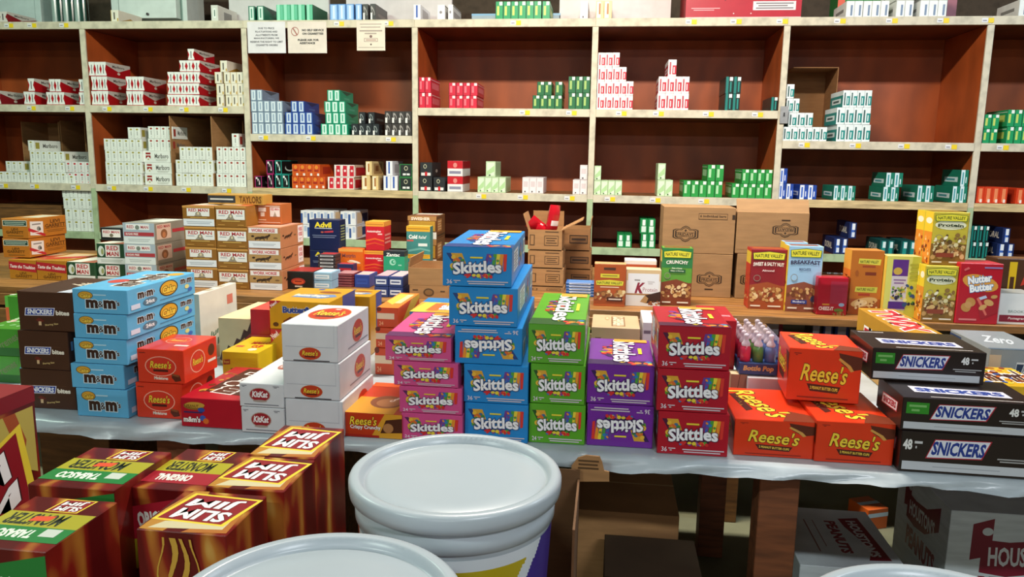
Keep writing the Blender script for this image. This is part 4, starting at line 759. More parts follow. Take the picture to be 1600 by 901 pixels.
D_BRK = (M('#e9eae8', 0.4), {'front': [('t', 'BROOKSIDE', 0.6, 0.42, 0.66, 0.09, '#8a9a94', {'b': 0.01}), ('e', 0.78, 0.68, 0.06, 0.06, '#c83a3a'), ('e', 0.74, 0.62, 0.05, 0.05, '#2f7a4a'), ('r', 0.04, 0.08, 1, 0.3, '#8c1f34'), ('t', 'Pomegranate', 0.58, 0.19, 0.6, 0.1, '#f0dcd8', {'sh': 0.2})], 'top': [('r', 0, 0, 1, 1, '#a8a8a0')]}, 'brk')
D_BRB = (M('#4a2c18', 0.42), {'front': [('e', 0.08, 0.7, 0.07, 0.06, '#c8703a'), ('e', 0.1, 0.35, 0.09, 0.2, '#a8662c'), ('r', 0.3, 0.05, 0.48, 0.95, '#d8b41e'), ('r', 0.34, 0.3, 0.44, 0.7, '#4a2c18'), ('p', [(0.6, 0.55), (0.7, 0.8), (0.8, 0.6)], '#c03a2a')], 'top': [('r', 0.1, 0.1, 0.9, 0.9, '#7a5434')]}, 'brb')

# ------------------------------------------------------------------ stacks of printed boxes
def pstack(name, cat, desc, where, boxes, z0, d, base=None, Y=None, group=None, labels=None, yaws=None, gap=0.0016, dy=None, tops=False, back=None):
    """boxes bottom-up: (design, xl, xr, ytop[, flip]); the front plane comes from a base pixel on the support"""
    if Y is None: Y = onz(base[0], base[1], z0).y
    z = z0; n = len(boxes); out = []
    if back:      # depth from where the far edge of the topmost lid shows
        zt_ = onY((boxes[-1][1]+boxes[-1][2])/2, boxes[-1][3], Y).z
        d = min(0.45, max(0.08, onz(back[0], back[1], zt_).y-Y))
    for i, b in enumerate(boxes):
        des, xl, xr, yt = b[:4]; fl = len(b) > 4 and b[4]
        yy = Y+(dy[i] if dy else 0)
        h = onY((xl+xr)/2, yt, yy).z-z
        ym = yt+10
        if i < n-1 and not tops and 'top' in des[1]: des = (des[0], {k_: v_ for k_, v_ in des[1].items() if k_ != 'top'}, des[2])
        xa, xb = onY(xl, ym, yy).x, onY(xr, ym, yy).x
        lab = labels[i] if labels else ', '.join(t for t in (desc, (boxn(i, n)+' of ' if n > 1 else '')+where) if t)
        r = printed_box(name, lab, cat, des, xb-xa, d if not isinstance(d, (list, tuple)) else d[i], h-gap, ((xa+xb)/2, yy, z), yaws[i] if yaws else 0, fl, group)
        out.append(r); z += h
    return out
# left end: tobacco boxes
pstack('tobacco_box', 'box', '', '', [(D_TRAD, 14, 56.2, 405), ], TZ, 0.28, Y=onz(57, 436.5, TZ).y, labels=['small amber box with red diagonal band, leftmost on the plank table'])
pstack('tobacco_box', 'box', '', '', [(D_TRAD, 57, 103, 406), ], TZ, 0.28, Y=onz(57, 436.5, TZ).y, labels=['small amber box with red band, second from left on plank table'])
zt = TZ+0.0
def ztop(px, py, Y): return onY(px, py, Y).z
Yl = onz(57, 436.5, TZ).y
zl = ztop(35, 405, Yl)+0.004
pstack('tobacco_box', 'box', 'orange long box with dark green front band', 'pair at left frame edge', [(D_LEVI, 5, 45, 372), (D_LEVI, 3, 43, 341)], zl, 0.27, Y=Yl+0.03, yaws=[0.06, 0.03], group='long orange boxes')
pstack('tobacco_box', 'box', '', '', [(D_GRN, 105, 148, 409)], TZ, 0.28, Y=onz(57, 436.5, TZ).y, labels=['dark green box with white label beside the amber boxes'])
pstack('tobacco_box', 'box', 'dark green box with white label', 'two-high stack left of grey boxes', [(D_GRN, 152, 195, 412), (D_GRN, 151, 195, 380)], TZ, 0.28, base=(170, 440), group='dark green boxes')
pstack('tobacco_box', 'box', '', '', [(D_BLK, 157, 191, 355)], ztop(172, 380, onz(170, 440, TZ).y)+0.002, 0.16, Y=onz(170, 440, TZ).y+0.10, labels=['small black box with white label on top of the dark green stack'])
pstack('tobacco_box', 'box', 'silver grey box with red band', 'grey stack on plank table', [(D_GREY, 196, 245, 413), (D_GREY, 194, 243, 381), (D_GREY, 192, 241, 348)], TZ, 0.27, base=(220, 443), group='silver grey boxes', gap=0.001)
# the golden wall of boxes
Yg = onz(340, 450, TZ).y
pstack('tobacco_box', 'box', 'golden brown box', 'left golden column', [(D_RM_A, 292, 340, 417), (D_RM_A, 290, 338.5, 385.5), (D_RM_B, 288, 337, 353.5), (D_RM_A, 285, 335, 321)], TZ, 0.2, Y=Yg, group='golden brown boxes', yaws=[0.0, 0.01, 0.0, 0.01])
pstack('tobacco_box', 'box', 'golden brown box', 'middle golden column', [(D_RM_B, 341, 388.5, 420), (D_RM_B, 339.5, 387.5, 388), (D_RM_B, 338, 386.5, 355), (D_RM_B, 336, 384, 321)], TZ, 0.2, Y=Yg, group='golden brown boxes')
pstack('tobacco_box', 'box', 'tan box printed with running horses', 'right column', [(D_WH, 389.5, 441, 421), (D_WH, 388, 439.5, 388), (D_WH, 386.5, 438, 354)], TZ, 0.26, Y=Yg, group='tan horse boxes', yaws=[0, 0.01, 0])
zw = ztop(410, 354, Yg)+0.001
pstack('tobacco_box', 'box', '', '', [(D_ORM, 400, 439, 318)], zw, 0.12, Y=Yg+0.12, labels=['rust orange box with white frame on top of horse-print column'])
pstack('tobacco_box', 'box', '', '', [(D_TAY, 325, 411, 303)], ztop(335, 321, Yg)+0.001, 0.1, Y=Yg+0.09, labels=['long mustard box with black band atop the golden columns'])
pstack('candy_box', 'box', '', '', [(D_EMBER, 447, 489, 424)], TZ, 0.16, base=(468, 451.5), labels=['black box with red oval beside the horse-print column'])
# medicine
Ym = 3.86
pstack('medicine_box', 'box', 'navy box with yellow lettering', 'two-high navy stack', [(D_ADV, 484, 531, 391), (D_ADV, 483, 530, 343)], TZ, 0.1, Y=Ym, group='navy medicine boxes')
pstack('medicine_box', 'box', '', '', [(D_MOT, 529, 567, 388)], TZ, 0.07, base=(548, 427), labels=['orange medicine box right of the navy stack'])
pstack('medicine_box', 'box', 'red medicine box with yellow top', 'red stack on plank table', [(D_ACE, 569, 601, 391), (D_ACE, 571, 600, 346)], TZ, [0.09, 0.13], base=(584, 427), group='red medicine boxes')
pstack('medicine_box', 'box', '', '', [(D_ZAN, 599, 632, 392)], TZ, 0.07, base=(615, 431), Y=None, labels=['teal green medicine box with black top band'])
pstack('medicine_box', 'box', 'teal box with mustard top band', 'teal stack behind the open tray', [(D_COLD, 636, 672, 399), (D_COLD, 635, 672, 353)], TZ, 0.07, Y=4.0, group='teal medicine boxes')
pstack('cigar_box', 'box', 'brown striped box', 'brown stack behind teal boxes', [(D_SWI, 640, 682, 373), (D_SWI, 637, 682, 337)], TZ, 0.22, Y=4.12, group='brown cigar boxes')
def small(name, label, cols, xl, xr, yt, yb, d, n=1, grp=None, z=None, Y=None):
    body, bar, top = cols
    des = (M(body, 0.35), {'front': [('r', 0.12, 0.25, 0.88, 0.72, bar), ('l', 0.2, 0.35, 0.8, 0.62, 1, body)], 'top': [('r', 0.08, 0.1, 0.92, 0.9, top)]}, ('small', cols))
    z0 = TZ if z is None else z
    if Y is None: Y = onz((xl+xr)/2, yb, TZ).y
    pstack(name, 'box', label, grp or '', [(des, xl, xr, yb-(yb-yt)*(i+1)/n) for i in range(n)], z0, d, Y=Y, group=grp, labels=None if n > 1 else [label])
small('small_box', 'pale blue small box', ('#8fb4cc', '#dfe8ec', '#cfe0ea'), 488, 518, 425, 452, 0.12, 2, 'pale blue pair')
small('small_box', 'thin maroon box', ('#6a1f2a', '#a05a5c', '#b8848a'), 524, 553, 427, 448, 0.12, 5, 'thin maroon stack')
small('small_box', 'small royal blue box between maroon stack and striped packs', ('#263f8c', '#2f4da0', '#d8b8b0'), 554, 577, 429, 449, 0.13)
small('small_box', 'thin dark box with red top', ('#3a3438', '#c8ccd0', '#b83a3c'), 497, 524, 397, 424, 0.1, 5, 'thin dark stack', Y=3.74)
small('small_box', 'long navy and red box behind the maroon stack', ('#2a2f58', '#b02430', '#c03440'), 527, 552, 412, 433, 0.06, Y=3.66)
small('gum_pack', 'striped blue and white pack', ('#2c3f78', '#e0e4ee', '#d8a8b0'), 585, 606, 431, 464, 0.2, 2, 'left column of striped packs')
small('gum_pack', 'striped blue and white pack', ('#2c3f78', '#e0e4ee', '#dcb8bc'), 607, 629, 432, 464.5, 0.2, 2, 'right column of striped packs')
small('small_box', 'small yellow box beside the open cardboard tray', ('#d8b83a', '#e8d88a', '#e8d060'), 626, 637, 429, 446, 0.1)
# cardboard tray on a closed tray
def flapped(label, xl, xr, ytop, ybot, d, z0, Y, flaps, mt=CARD, text=None, name='cardboard_case', closed=False, tfix=0.004):
    a, b = onY(xl, (ytop+ybot)/2, Y), onY(xr, (ytop+ybot)/2, Y); w = (b.x-a.x)/2; h = onY((xl+xr)/2, ytop, Y).z-z0
    r = empty(name, ((a.x+b.x)/2, Y, z0)); tag(r, label, 'box'); t = tfix
    for nm, q in (('front_panel', (-w, 0, 0, w, t, h)), ('back_panel', (-w, d-t, 0, w, d, h)), ('side_panel', (-w, t, 0, -w+t, d-t, h)), ('side_panel', (w-t, t, 0, w, d-t, h)), ('bottom_panel', (-w+t, t, 0, w-t, d-t, t))):
        link(nm, solid_mesh(nm, [q+(mt, 0)]), r)
    for side, L, ang in flaps:     # hinged flaps, ang 0 = straight up, 90 = folded outward
        an = math.radians(ang)
        if side in 'fb':
            o = link('flap', solid_mesh('flap', [(-w+0.004, -t/2, 0, w-0.004, t/2, L, mt, 0)]), r)
            o.location = (0, 0 if side == 'f' else d, h); o.rotation_euler = (an if side == 'f' else -an, 0, 0)
        else:
            o = link('flap', solid_mesh('flap', [(-t/2, 0.004, 0, t/2, d-0.004, L, mt, 0)]), r)
            o.location = (-w if side == 'l' else w, 0, h); o.rotation_euler = (0, -an if side == 'l' else an, 0)
    if text:
        v, f, c = face_art('front', text, 2*w, d, h)
        link('front_print', fill_mesh(bpy.data.meshes.new('front_print'), v, f, [ink(q) for q in c]), r)
    return r, w, h
Yt = onz(668, 467, TZ).y
BR = '#5a4026'
rt, ww, hh = flapped('lower brown cardboard tray beside tall blue candy stack', 640, 700, 446, 467, 0.25, TZ, Yt, [], CARD, [('e', 0.5, 0.5, 0.14, 0.3, BR), ('e', 0.5, 0.5, 0.1, 0.2, '#8a6238'), ('r', 0.08, 0.6, 0.22, 0.7, BR), ('r', 0.8, 0.55, 0.92, 0.65, BR)])
flapped('upper open brown cardboard tray beside tall blue candy stack', 638, 697, 419, 446, 0.25, TZ+hh+0.001, Yt, [('l', 0.045, -12)], CARD)
# cases of snack bags
ct = [('r', 0.05, 0.2, 0.2, 0.75, BR), ('r', 0.08, 0.25, 0.17, 0.7, '#a97c4e'), ('r', 0.48, 0.2, 0.9, 0.72, BR), ('r', 0.5, 0.24, 0.88, 0.68, '#a97c4e'), ('l', 0.53, 0.28, 0.85, 0.64, 3, BR), ('r', 0.5, 0.88, 0.9, 0.93, BR)]
Yc = 3.5
zc = TZ; k = 0
for yt, lab in ((449, 'lowest'), (420.5, 'second'), (392.5, 'third')):
    r, ww, hh = flapped('closed brown snack case, %s in the column under the open case' % lab, 829-2*k, 881-k, yt, yt+25, 0.2, zc, Yc, [('f', 0.095, -89), ('b', 0.095, -89)], CARD, ct)
    zc += hh+0.008; k += 1
r, ww, hh = flapped('open brown snack case with raised flaps and red bags inside', 825, 878, 359, 390, 0.2, zc, Yc, [('b', 0.075, -5), ('l', 0.075, 18), ('r', 0.105, 62)], CARD, ct)
bagx = r.location
def bag(label, px, py, rotx, roty, rz, s=1.0):
    V, Fc = [], []; nu, nv_ = 9, 7; W2, H2 = 0.055*s, 0.085*s
    for sgn in (1, -1):
        for j in range(nv_):
            for i in range(nu):
                u, v = i/(nu-1)*2-1, j/(nv_-1)*2-1
                V.append((u*W2*(1-0.06*(1-abs(v))), sgn*0.022*s*max(0, (1-u**4))*max(0, 1-v**4), v*H2))
    for q in range(2):
        b = q*nu*nv_
        for j in range(nv_-1):
            for i in range(nu-1):
                f = (b+j*nu+i, b+j*nu+i+1, b+(j+1)*nu+i+1, b+(j+1)*nu+i); Fc.append(f if q else f[::-1])
    mm = []
    for f in Fc:
        z = sum(V[i][2] for i in f)/4; x = sum(V[i][0] for i in f)/4
        mm.append(M('#efe6e4', 0.25, 'print') if (-0.2 < z/H2 < 0.12 and abs(x) < W2*0.8) or z/H2 > 0.84 else M('#c01626', 0.22, 'print'))
    me = fill_mesh(bpy.data.meshes.new('snack_bag'), V, Fc, mm)
    for p in me.polygons: p.use_smooth = True
    o = link('snack_bag', me); P = onY(px, py, Yc+0.09); o.location = P; o.rotation_euler = (rotx, roty, rz); tag(o, label, 'bag', 'red snack bags')
bag('red and white snack bag standing upright in the open case', 864, 344, 0.12, 0.08, 1.1, 0.85)
bag('red and white snack bag lying at left in the open case', 839, 353, 0.5, -0.9, 0.1, 0.6)
bag('red and white snack bag lying in middle of the open case', 850, 364, 0.7, -1.15, -0.1, 0.6)
zc = TZ; k = 0
for yt, lab in ((422, 'lowest'), (393, 'second'), (357, 'topmost')):
    r, ww, hh = flapped('darker brown case, %s in the right column of snack cases' % lab, 883-k, 924-k, yt, yt+25, 0.2, zc, Yc+0.24, [('f', 0.095, -89), ('b', 0.095, -89)] if k < 2 else [('r', 0.05, 6)], CARD2, [('r', 0.22, 0.3, 0.92, 0.7, '#3a2818'), ('r', 0.25, 0.35, 0.89, 0.65, '#7c5632'), ('l', 0.3, 0.4, 0.84, 0.6, 1, '#3a2818')])
    zc += hh+0.008; k += 1
small('small_box', 'thin blue box with orange end', ('#2f62a8', '#d8dfe8', '#5a86c0'), 884, 928, 441, 463, 0.09, 5, 'thin blue stack by brown cases')
a_, b_ = onY(-15, 330, SY+0.03), onY(96, 330, SY+0.03)
printed_box('wooden_crate', 'dark brown wooden crate on lowest shelf at far left', 'crate', (WOODD, {'front': [('r', 0, 0.86, 1, 0.88, '#3a2412'), ('r', 0, 0.5, 1, 0.515, '#3a2412')]}, 'crt'), b_.x-a_.x, 0.4, onY(40, 320, SY+0.03).z-S4-0.003, ((a_.x+b_.x)/2, SY+0.03, S4+0.0022))
# cereal-bar boxes
pstack('snack_box', 'box', '', '', [(D_NV1, 929, 978, 412)], TZ, 0.07, base=(953, 478), labels=['orange granola bar box left of the white protein bar box'])
pstack('snack_box', 'box', '', '', [(D_SPK, 979, 1033, 421)], TZ, 0.08, base=(1006, 478), labels=['white and tan protein bar box with red letter'])
pstack('snack_box', 'box', '', '', [(D_GRAN2, 976, 1026, 406)], TZ, 0.08, Y=onz(1006, 478, TZ).y+0.11, labels=['white topped orange box behind the protein bar box'])
pstack('snack_box', 'box', '', '', [(D_NVC, 1035, 1083, 387)], TZ, 0.08, base=(1060, 477), labels=['green granola bar box in front of the brown cases'])
pstack('snack_box', 'box', '', '', [(D_NVS, 1174, 1230, 389)], TZ, 0.1, base=(1202, 483), labels=['dark red sweet and salty granola bar box'])
pstack('snack_box', 'box', '', '', [(D_NVB, 1233, 1287, 384)], TZ, 0.09, base=(1262, 487), labels=['light blue breakfast biscuit box in front of its twin'])
pstack('snack_box', 'box', '', '', [(D_NVB, 1226, 1262, 378)], TZ, 0.08, Y=onz(1262, 487, TZ).y+0.115, labels=['light blue box mostly hidden behind the breakfast biscuit box'])
Yf = 3.5
pstack('shipping_case', 'box', '', '', [(D_FRIL, 1036, 1145, 396), (D_FRI, 1037, 1150, 323)], TZ, 0.22, Y=Yf, labels=['brown shipping case, lower left of four behind granola boxes', 'brown shipping case, upper left of four behind granola boxes'])
q = pstack('shipping_case', 'box', '', '', [(D_FRIR, 1152, 1262, 397), (D_FRIU, 1152, 1265, 331, True)], TZ, 0.22, Y=Yf, labels=['brown shipping case, lower right of four behind granola boxes', 'brown shipping case with raised flap, upper right of four'])
a_, b_ = onY(1152, 331, Yf), onY(1266, 331, Yf)
fl = link('flap', solid_mesh('flap', [(-(b_.x-a_.x)/2, 0, 0, (b_.x-a_.x)/2, 0.005, 0.07, CASE, 0)]), q[1]); fl.location = (0, 0.012, a_.z-q[1].location.z-0.004); fl.rotation_euler = (-0.5, 0, 0)
# right end
r = pstack('snack_pack', 'pack', '', '', [(D_CHZ, 1279, 1326, 433)], TZ, 0.07, base=(1303, 492), labels=['red film-wrapped cheese cracker pack beside orange granola box'])[0]
bb = r.children[0].data
link('film', solid_mesh('film', [(-0.068, -0.005, 0.0015, 0.068, 0.075, 0.166, M('#f0dfe2', 0.06, 'film'), 0.02)]), r)
pstack('snack_box', 'box', '', '', [(D_NVO, 1331, 1382, 391)], TZ, 0.09, base=(1357, 492), labels=['plain orange granola box right of the red wrapped pack'], yaws=[0.02])
pstack('snack_box', 'box', '', '', [(D_JELLY, 1386, 1440, 400)], TZ, 0.08, base=(1416, 496), labels=['yellow fruit snack box with purple panel'], yaws=[0.02])
pstack('snack_box', 'box', 'olive yellow protein bar box', 'two-high stack left of red cookie box', [(D_NVP, 1446, 1498, 415), (D_NVP, 1459, 1515, 331)], TZ, [0.1, 0.16], base=(1472, 503), group='olive protein bar boxes', dy=[0, 0.03])
pstack('cookie_box', 'box', '', '', [(D_NUT, 1501, 1568, 411)], TZ, 0.12, base=(1532, 506), labels=['red peanut cookie box with white lettering'], yaws=[0.01])
pstack('snack_box', 'box', '', '', [(D_BRK, 1562, 1620, 458)], TZ, 0.12, base=(1590, 507), labels=['white chocolate box with dark red band at right'])
pstack('snack_box', 'box', '', '', [(D_BRB, 1558, 1625, 404)], TZ, 0.1, Y=onz(1590, 507, TZ).y+0.14, labels=['brown box with yellow stripe behind white chocolate box'])
# things on the lower shelf of the middle table
zs = 0.9-0.216
for label, xl, xr, col in (('small red pack under the plank tabletop', 1192, 1224, '#a01c34'), ('small black pack under the plank tabletop', 1268, 1285, '#2a2624'), ('small blue pack under the plank tabletop, left of another', 1288, 1303, '#33508e'), ('small blue pack under the plank tabletop, right of another', 1306, 1328, '#33508e')):
    Y = 3.3; a, b = onY(xl, 500, Y), onY(xr, 500, Y)
    printed_box('small_pack', label, 'pack', (M(col, 0.4), {'front': [('r', 0.2, 0.6, 0.8, 0.9, '#dfe0e4')], 'top': [('r', 0.2, 0.2, 0.8, 0.8, '#c8ccd4')]}, ('sp', col)), b.x-a.x, 0.1, 0.165, ((a.x+b.x)/2, Y, zs))
# ------------------------------------------------------------------ the front table under its plastic sheet
FZ, FY0, FY1, FXA, FXB = 0.8, 1.775, 2.95, -2.3, 1.75
ft = empty('folding_table', (0, FY0, 0)); tag(ft, 'long wooden candy table standing nearest the camera, covered with plastic', 'table')
slab('tabletop', FXA, FY0+0.012, FZ-0.032, FXB, FY1, FZ-0.003, M('#8a6a44', 0.6, 'wood'), ft)
LEGM = M('#7a4526', 0.65, 'wood')
px_leg = onY(1209, 800, 1.86).x
for x in (px_leg, -1.13, -2.2, 1.66):
    slab('leg', x-0.047, 1.82, 0, x+0.047, 1.9, FZ-0.033, LEGM, ft)
    slab('leg', x-0.047, 2.82, 0, x+0.047, 2.9, FZ-0.033, LEGM, ft)
slab('cross_rail', FXA+0.05, 2.86, FZ-0.12, FXB-0.05, 2.89, FZ-0.034, LEGM, ft)
# sheet: flat on the table, a wavy hem hanging over the front edge
V, Fc = [], []; rs = random.Random(4)
nx = 150
prof = [(FY1, 0), (2.4, 0), (2.0, 0), (FY0+0.02, 0), (FY0+0.006, -0.002), (FY0-0.001, -0.006), (FY0-0.004, -0.013), (FY0-0.006, -0.02), (FY0-0.007, -0.026), (FY0-0.009, -0.032)]
hem = [0.0]
for i in range(nx+1): hem.append(hem[-1]*0.86+rs.uniform(-0.3, 0.3))
for i in range(nx+1):
    x = FXA-0.01+(FXB-FXA+0.02)*i/nx
    for j, (y, dz) in enumerate(prof):
        t = max(0, j-4)/5
        wob = (0.007*math.sin(x*23+j)+0.005*math.sin(x*51+2)+0.006*hem[i])*t
        V.append((x, y+wob-0.004*t, FZ+dz*(1+0.28*hem[i]*t)+0.0001))
n = len(prof)
for i in range(nx):
    for j in range(n-1): Fc.append((i*n+j, (i+1)*n+j, (i+1)*n+j+1, i*n+j+1))
SHEET = M('#b7c2c8', 0.28, 'sheet')
me = fill_mesh(bpy.data.meshes.new('plastic_sheet'), V, Fc, [SHEET]*len(Fc))
for p in me.polygons: p.use_smooth = True
so = link('plastic_sheet', me); so.location = (0, 0, 0); tag(so, 'wrinkled clear grey plastic sheet draped over the front edge of candy table', 'tablecloth')
FZ += 0.0012

# ------------------------------------------------------------------ candy label art
RB = ['#d8342a', '#e8902a', '#e8d23a', '#4a9a3a', '#3a5ab0', '#6a3a8c']
CANDY = ['#d02a2a', '#e88a26', '#e8cf3a', '#3f9a3a', '#7a3a8c', '#2f7ab0']
def skit(col, count, dark, flav='#e8d23a'):
    a = [('p', [(0.05, 0.84), (0.28, 0.84), (0.36, 0.5), (0.42, 0.36), (0.24, 0.34)], dark), ('p', [(0.12, 0.84), (0.28, 0.84), (0.34, 0.58), (0.2, 0.55)], '#d8a030'), ('b', 0.12, 0.44, 0.3, 0.76, 16, ['#3f8a3a', '#5a9a2a', '#d86a2a', '#e8b83a', '#3f6a8c'], 0.07, 0.12, 5)]
    for i, c in enumerate(RB[::-1]):
        x = 0.64+0.048*i
        a.append(('p', [(x, 0.84), (x+0.05, 0.84), (x-0.02+0.012*i, 0.42), (x-0.06+0.012*i, 0.4)], c))
    a += [('b', 0.66, 0.66, 0.8, 0.8, 6, CANDY, 0.05, 0.09, 8), ('e', 0.5, 0.33, 0.24, 0.085, dark), ('b', 0.3, 0.25, 0.72, 0.31, 22, CANDY, 0.06, 0.1, 9),
          ('t', 'Skittles', 0.5, 0.49, 0.7, 0.3, '#f6f4f6', {'b': 0.03, 'rot': 3, 'arch': 0.12, 'ol': ((0.05, dark), (0.018, '#8c8c98'))}), ('r', 0.4, 0.72, 0.58, 0.76, flav),
          ('t', str(count), 0.1, 0.12, 0.08, 0.11, '#e8dce4', {'b': 0.01}), ('l', 0.16, 0.08, 0.26, 0.17, 2, '#d8ccd4'), ('l', 0.36, 0.05, 0.95, 0.16, 2, '#d0c4cc')]
    top = [('r', 0, 0, 1, 0.16, dark), ('b', 0.5, 0.02, 0.95, 0.14, 14, CANDY, 0.1, 0.18, 3), ('e', 0.38, 0.5, 0.18, 0.24, dark), ('b', 0.22, 0.3, 0.48, 0.7, 26, CANDY, 0.1, 0.2, 11),
           ('t', 'Skittles', 0.56, 0.52, 0.84, 0.36, '#f6f2f4', {'b': 0.025, 'rot': -90, 'ol': ((0.03, dark),)}), ('r', 0.78, 0.4, 0.84, 0.62, flav), ('r', 0.4, 0.86, 0.95, 0.97, '#e8a03a')]
    side = [('r', 0.12, 0.3, 0.42, 0.85, '#d8e0ea'), ('l', 0.15, 0.34, 0.39, 0.8, 6, '#6a7a8c'), ('b', 0.5, 0.3, 0.7, 0.8, 14, CANDY, 0.08, 0.16, 12), ('r', 0.8, 0.4, 0.95, 0.85, '#e8eaee')]
    for i in range(6): side.append(('r', 0.815+0.02*i, 0.45, 0.825+0.02*i, 0.8, '#2a2a34'))
    return (M(col, 0.32), {'front': a, 'top': top, 'right': side, 'left': side}, ('skit', col))
D_SKB = skit('#1a86cc', 36, '#1a3f7c'); D_SKP = skit('#d24f8a', 24, '#5c2358'); D_SKG = skit('#58a424', 24, '#22521c'); D_SKV = skit('#6f2596', 36, '#331450'); D_SKR = skit('#b01428', 36, '#4a0f34')
LOGO_Y = '#f0cf3a'
def reeses(col, sub='2 PEANUT BUTTER CUPS'):
    a = [('p', [(0.68, 0.95), (1, 0.88), (1, 0.66), (0.86, 0.62), (0.72, 0.76)], '#5a2412'), ('p', [(0.7, 0.86), (0.85, 0.72), (0.9, 0.62), (0.86, 0.6), (0.8, 0.7), (0.68, 0.82)], '#d09a4a'),
         ('t', "Reese's", 0.5, 0.54, 0.64, 0.34, LOGO_Y, {'b': 0.018, 'sh': 0.22, 'rot': -3, 'ol': ((0.028, '#4a1a10'),)}), ('p', [(0.27, 0.34), (0.74, 0.3), (0.7, 0.17), (0.32, 0.2)], '#4a1a10'), ('t', sub, 0.51, 0.255, 0.38, 0.06, '#e8c84a', {'b': 0.03, 'rot': -3}), ('l', 0.15, 0.05, 0.85, 0.1, 1, '#8c2412'), ('l', 0.07, 0.86, 0.17, 0.92, 2, '#8c2412')]
    top = [('p', [(0.6, 0.0), (1, 0), (1, 0.2), (0.75, 0.3)], '#7a3218'), ('t', "Reese's", 0.44, 0.52, 0.86, 0.36, LOGO_Y, {'b': 0.018, 'sh': 0.22, 'rot': -72, 'ol': ((0.028, '#4a1a10'),)}), ('p', [(0.08, 0.78), (0.18, 0.8), (0.3, 0.3), (0.2, 0.25)], '#4a1a10'), ('b', 0.16, 0.34, 0.21, 0.7, 8, ['#c8a03a'], 0.03, 0.06, 4)]
    sd = [('t', "Reese's", 0.45, 0.6, 0.7, 0.34, LOGO_Y, {'b': 0.018, 'sh': 0.22, 'ol': ((0.028, '#4a1a10'),)}), ('p', [(0.2, 0.4), (0.7, 0.4), (0.66, 0.26), (0.24, 0.26)], '#4a1a10'), ('p', [(0.75, 0.9), (1, 0.9), (1, 0.4)], '#5a2412')]
    return (M(col, 0.3), {'front': a, 'top': top, 'left': sd, 'right': sd}, ('rees', col))
D_REES = reeses('#dc3a16')
def oval(cx, cy, rx, ry, sub=True):
    return [('e', cx, cy, rx*1.04, ry*1.06, '#c8702a'), ('e', cx, cy, rx, ry, '#c03a1c'), ('t', "Reese's", cx, cy+ry*0.1, rx*1.5, ry*0.85, LOGO_Y, {'b': 0.018, 'sh': 0.22, 'ol': ((0.022, '#4a1a10'),)}), ('r', cx-rx*0.5, cy-ry*0.62, cx+rx*0.5, cy-ry*0.4, '#4a1a10')]
D_RMIN = (M('#d93a22', 0.16), {'front': [('e', 0.5, 0.5, 0.34, 0.3, '#f0a890'), ('e', 0.5, 0.5, 0.32, 0.275, '#d23420'), ('t', "Reese's", 0.5, 0.55, 0.46, 0.22, LOGO_Y, {'b': 0.018, 'sh': 0.22, 'ol': ((0.022, '#4a1a10'),)}), ('r', 0.34, 0.34, 0.66, 0.41, '#4a1a10'), ('t', 'Miniatures', 0.5, 0.15, 0.3, 0.09, '#f0e0d0', {'b': 0.04}), ('p', [(0.74, 0.3), (0.9, 0.26), (0.93, 0.1), (0.8, 0.06), (0.73, 0.18)], '#5a2412'), ('p', [(0.74, 0.3), (0.9, 0.26), (0.88, 0.2), (0.75, 0.24)], '#8a4a26'), ('l', 0.05, 0.86, 0.18, 0.92, 1, '#8c2412')],
          'right': [('e', 0.4, 0.5, 0.22, 0.34, '#f0a890'), ('e', 0.4, 0.5, 0.2, 0.31, '#d23420'), ('t', "Reese's", 0.4, 0.52, 0.3, 0.22, LOGO_Y, {'b': 0.018, 'sh': 0.22, 'ol': ((0.022, '#4a1a10'),)}), ('e', 0.82, 0.66, 0.1, 0.18, '#5a2412'), ('r', 0.7, 0.3, 0.95, 0.38, '#f0e0d0')],
          'top': [('e', 0.45, 0.6, 0.26, 0.2, '#e89a80'), ('e', 0.45, 0.6, 0.24, 0.18, '#d8462c'), ('t', "Reese's", 0.45, 0.6, 0.34, 0.14, '#e6c04a', {'sh': 0.2}), ('r', 0.6, 0.25, 0.9, 0.32, '#f0dcd0')]}, 'rmin')
D_RWH = (M('#d3d6da', 0.4), {'front': [('l', 0.06, 0.38, 0.94, 0.42, 1, '#b4b8c0'), ('r', 0.93, 0.4, 0.935, 1, '#b4b8c0')]+oval(0.5, 0.22, 0.19, 0.16)+[('l', 0.2, 0.0, 0.85, 0.06, 1, '#3a3a40')],
         'right': oval(0.62, 0.52, 0.17, 0.3)+[('l', 0.3, 0.14, 0.95, 0.22, 1, '#8a8a92')], 'top': oval(0.52, 0.55, 0.36, 0.28)+[('t', 'MINI', 0.55, 0.77, 0.1, 0.06, '#f0dcd0', {'b': 0.04})]}, 'rwh')
D_KIT = (M('#d5d9dc', 0.4), {'front': [('e', 0.46, 0.52, 0.24, 0.3, '#b49a8a'), ('e', 0.46, 0.52, 0.22, 0.27, '#9c1f2a'), ('t', 'KitKat', 0.46, 0.54, 0.36, 0.26, '#f4f0ee', {'b': 0.04, 'sh': 0.2}), ('e', 0.46, 0.26, 0.16, 0.05, '#a89a90'), ('l', 0.1, 0.07, 0.88, 0.15, 1, '#7a7c84'), ('l', 0.05, 0.82, 0.17, 0.92, 2, '#6a6c74'), ('l', 0.76, 0.82, 0.9, 0.92, 2, '#6a6c74')],
         'top': [('e', 0.45, 0.55, 0.15, 0.1, '#b06a5c'), ('e', 0.75, 0.82, 0.12, 0.12, '#c8a890'), ('t', 'KitKat', 0.45, 0.55, 0.2, 0.08, '#f0e8e4')], 'right': [('e', 0.4, 0.5, 0.12, 0.25, '#9c1f2a')]}, 'kit')
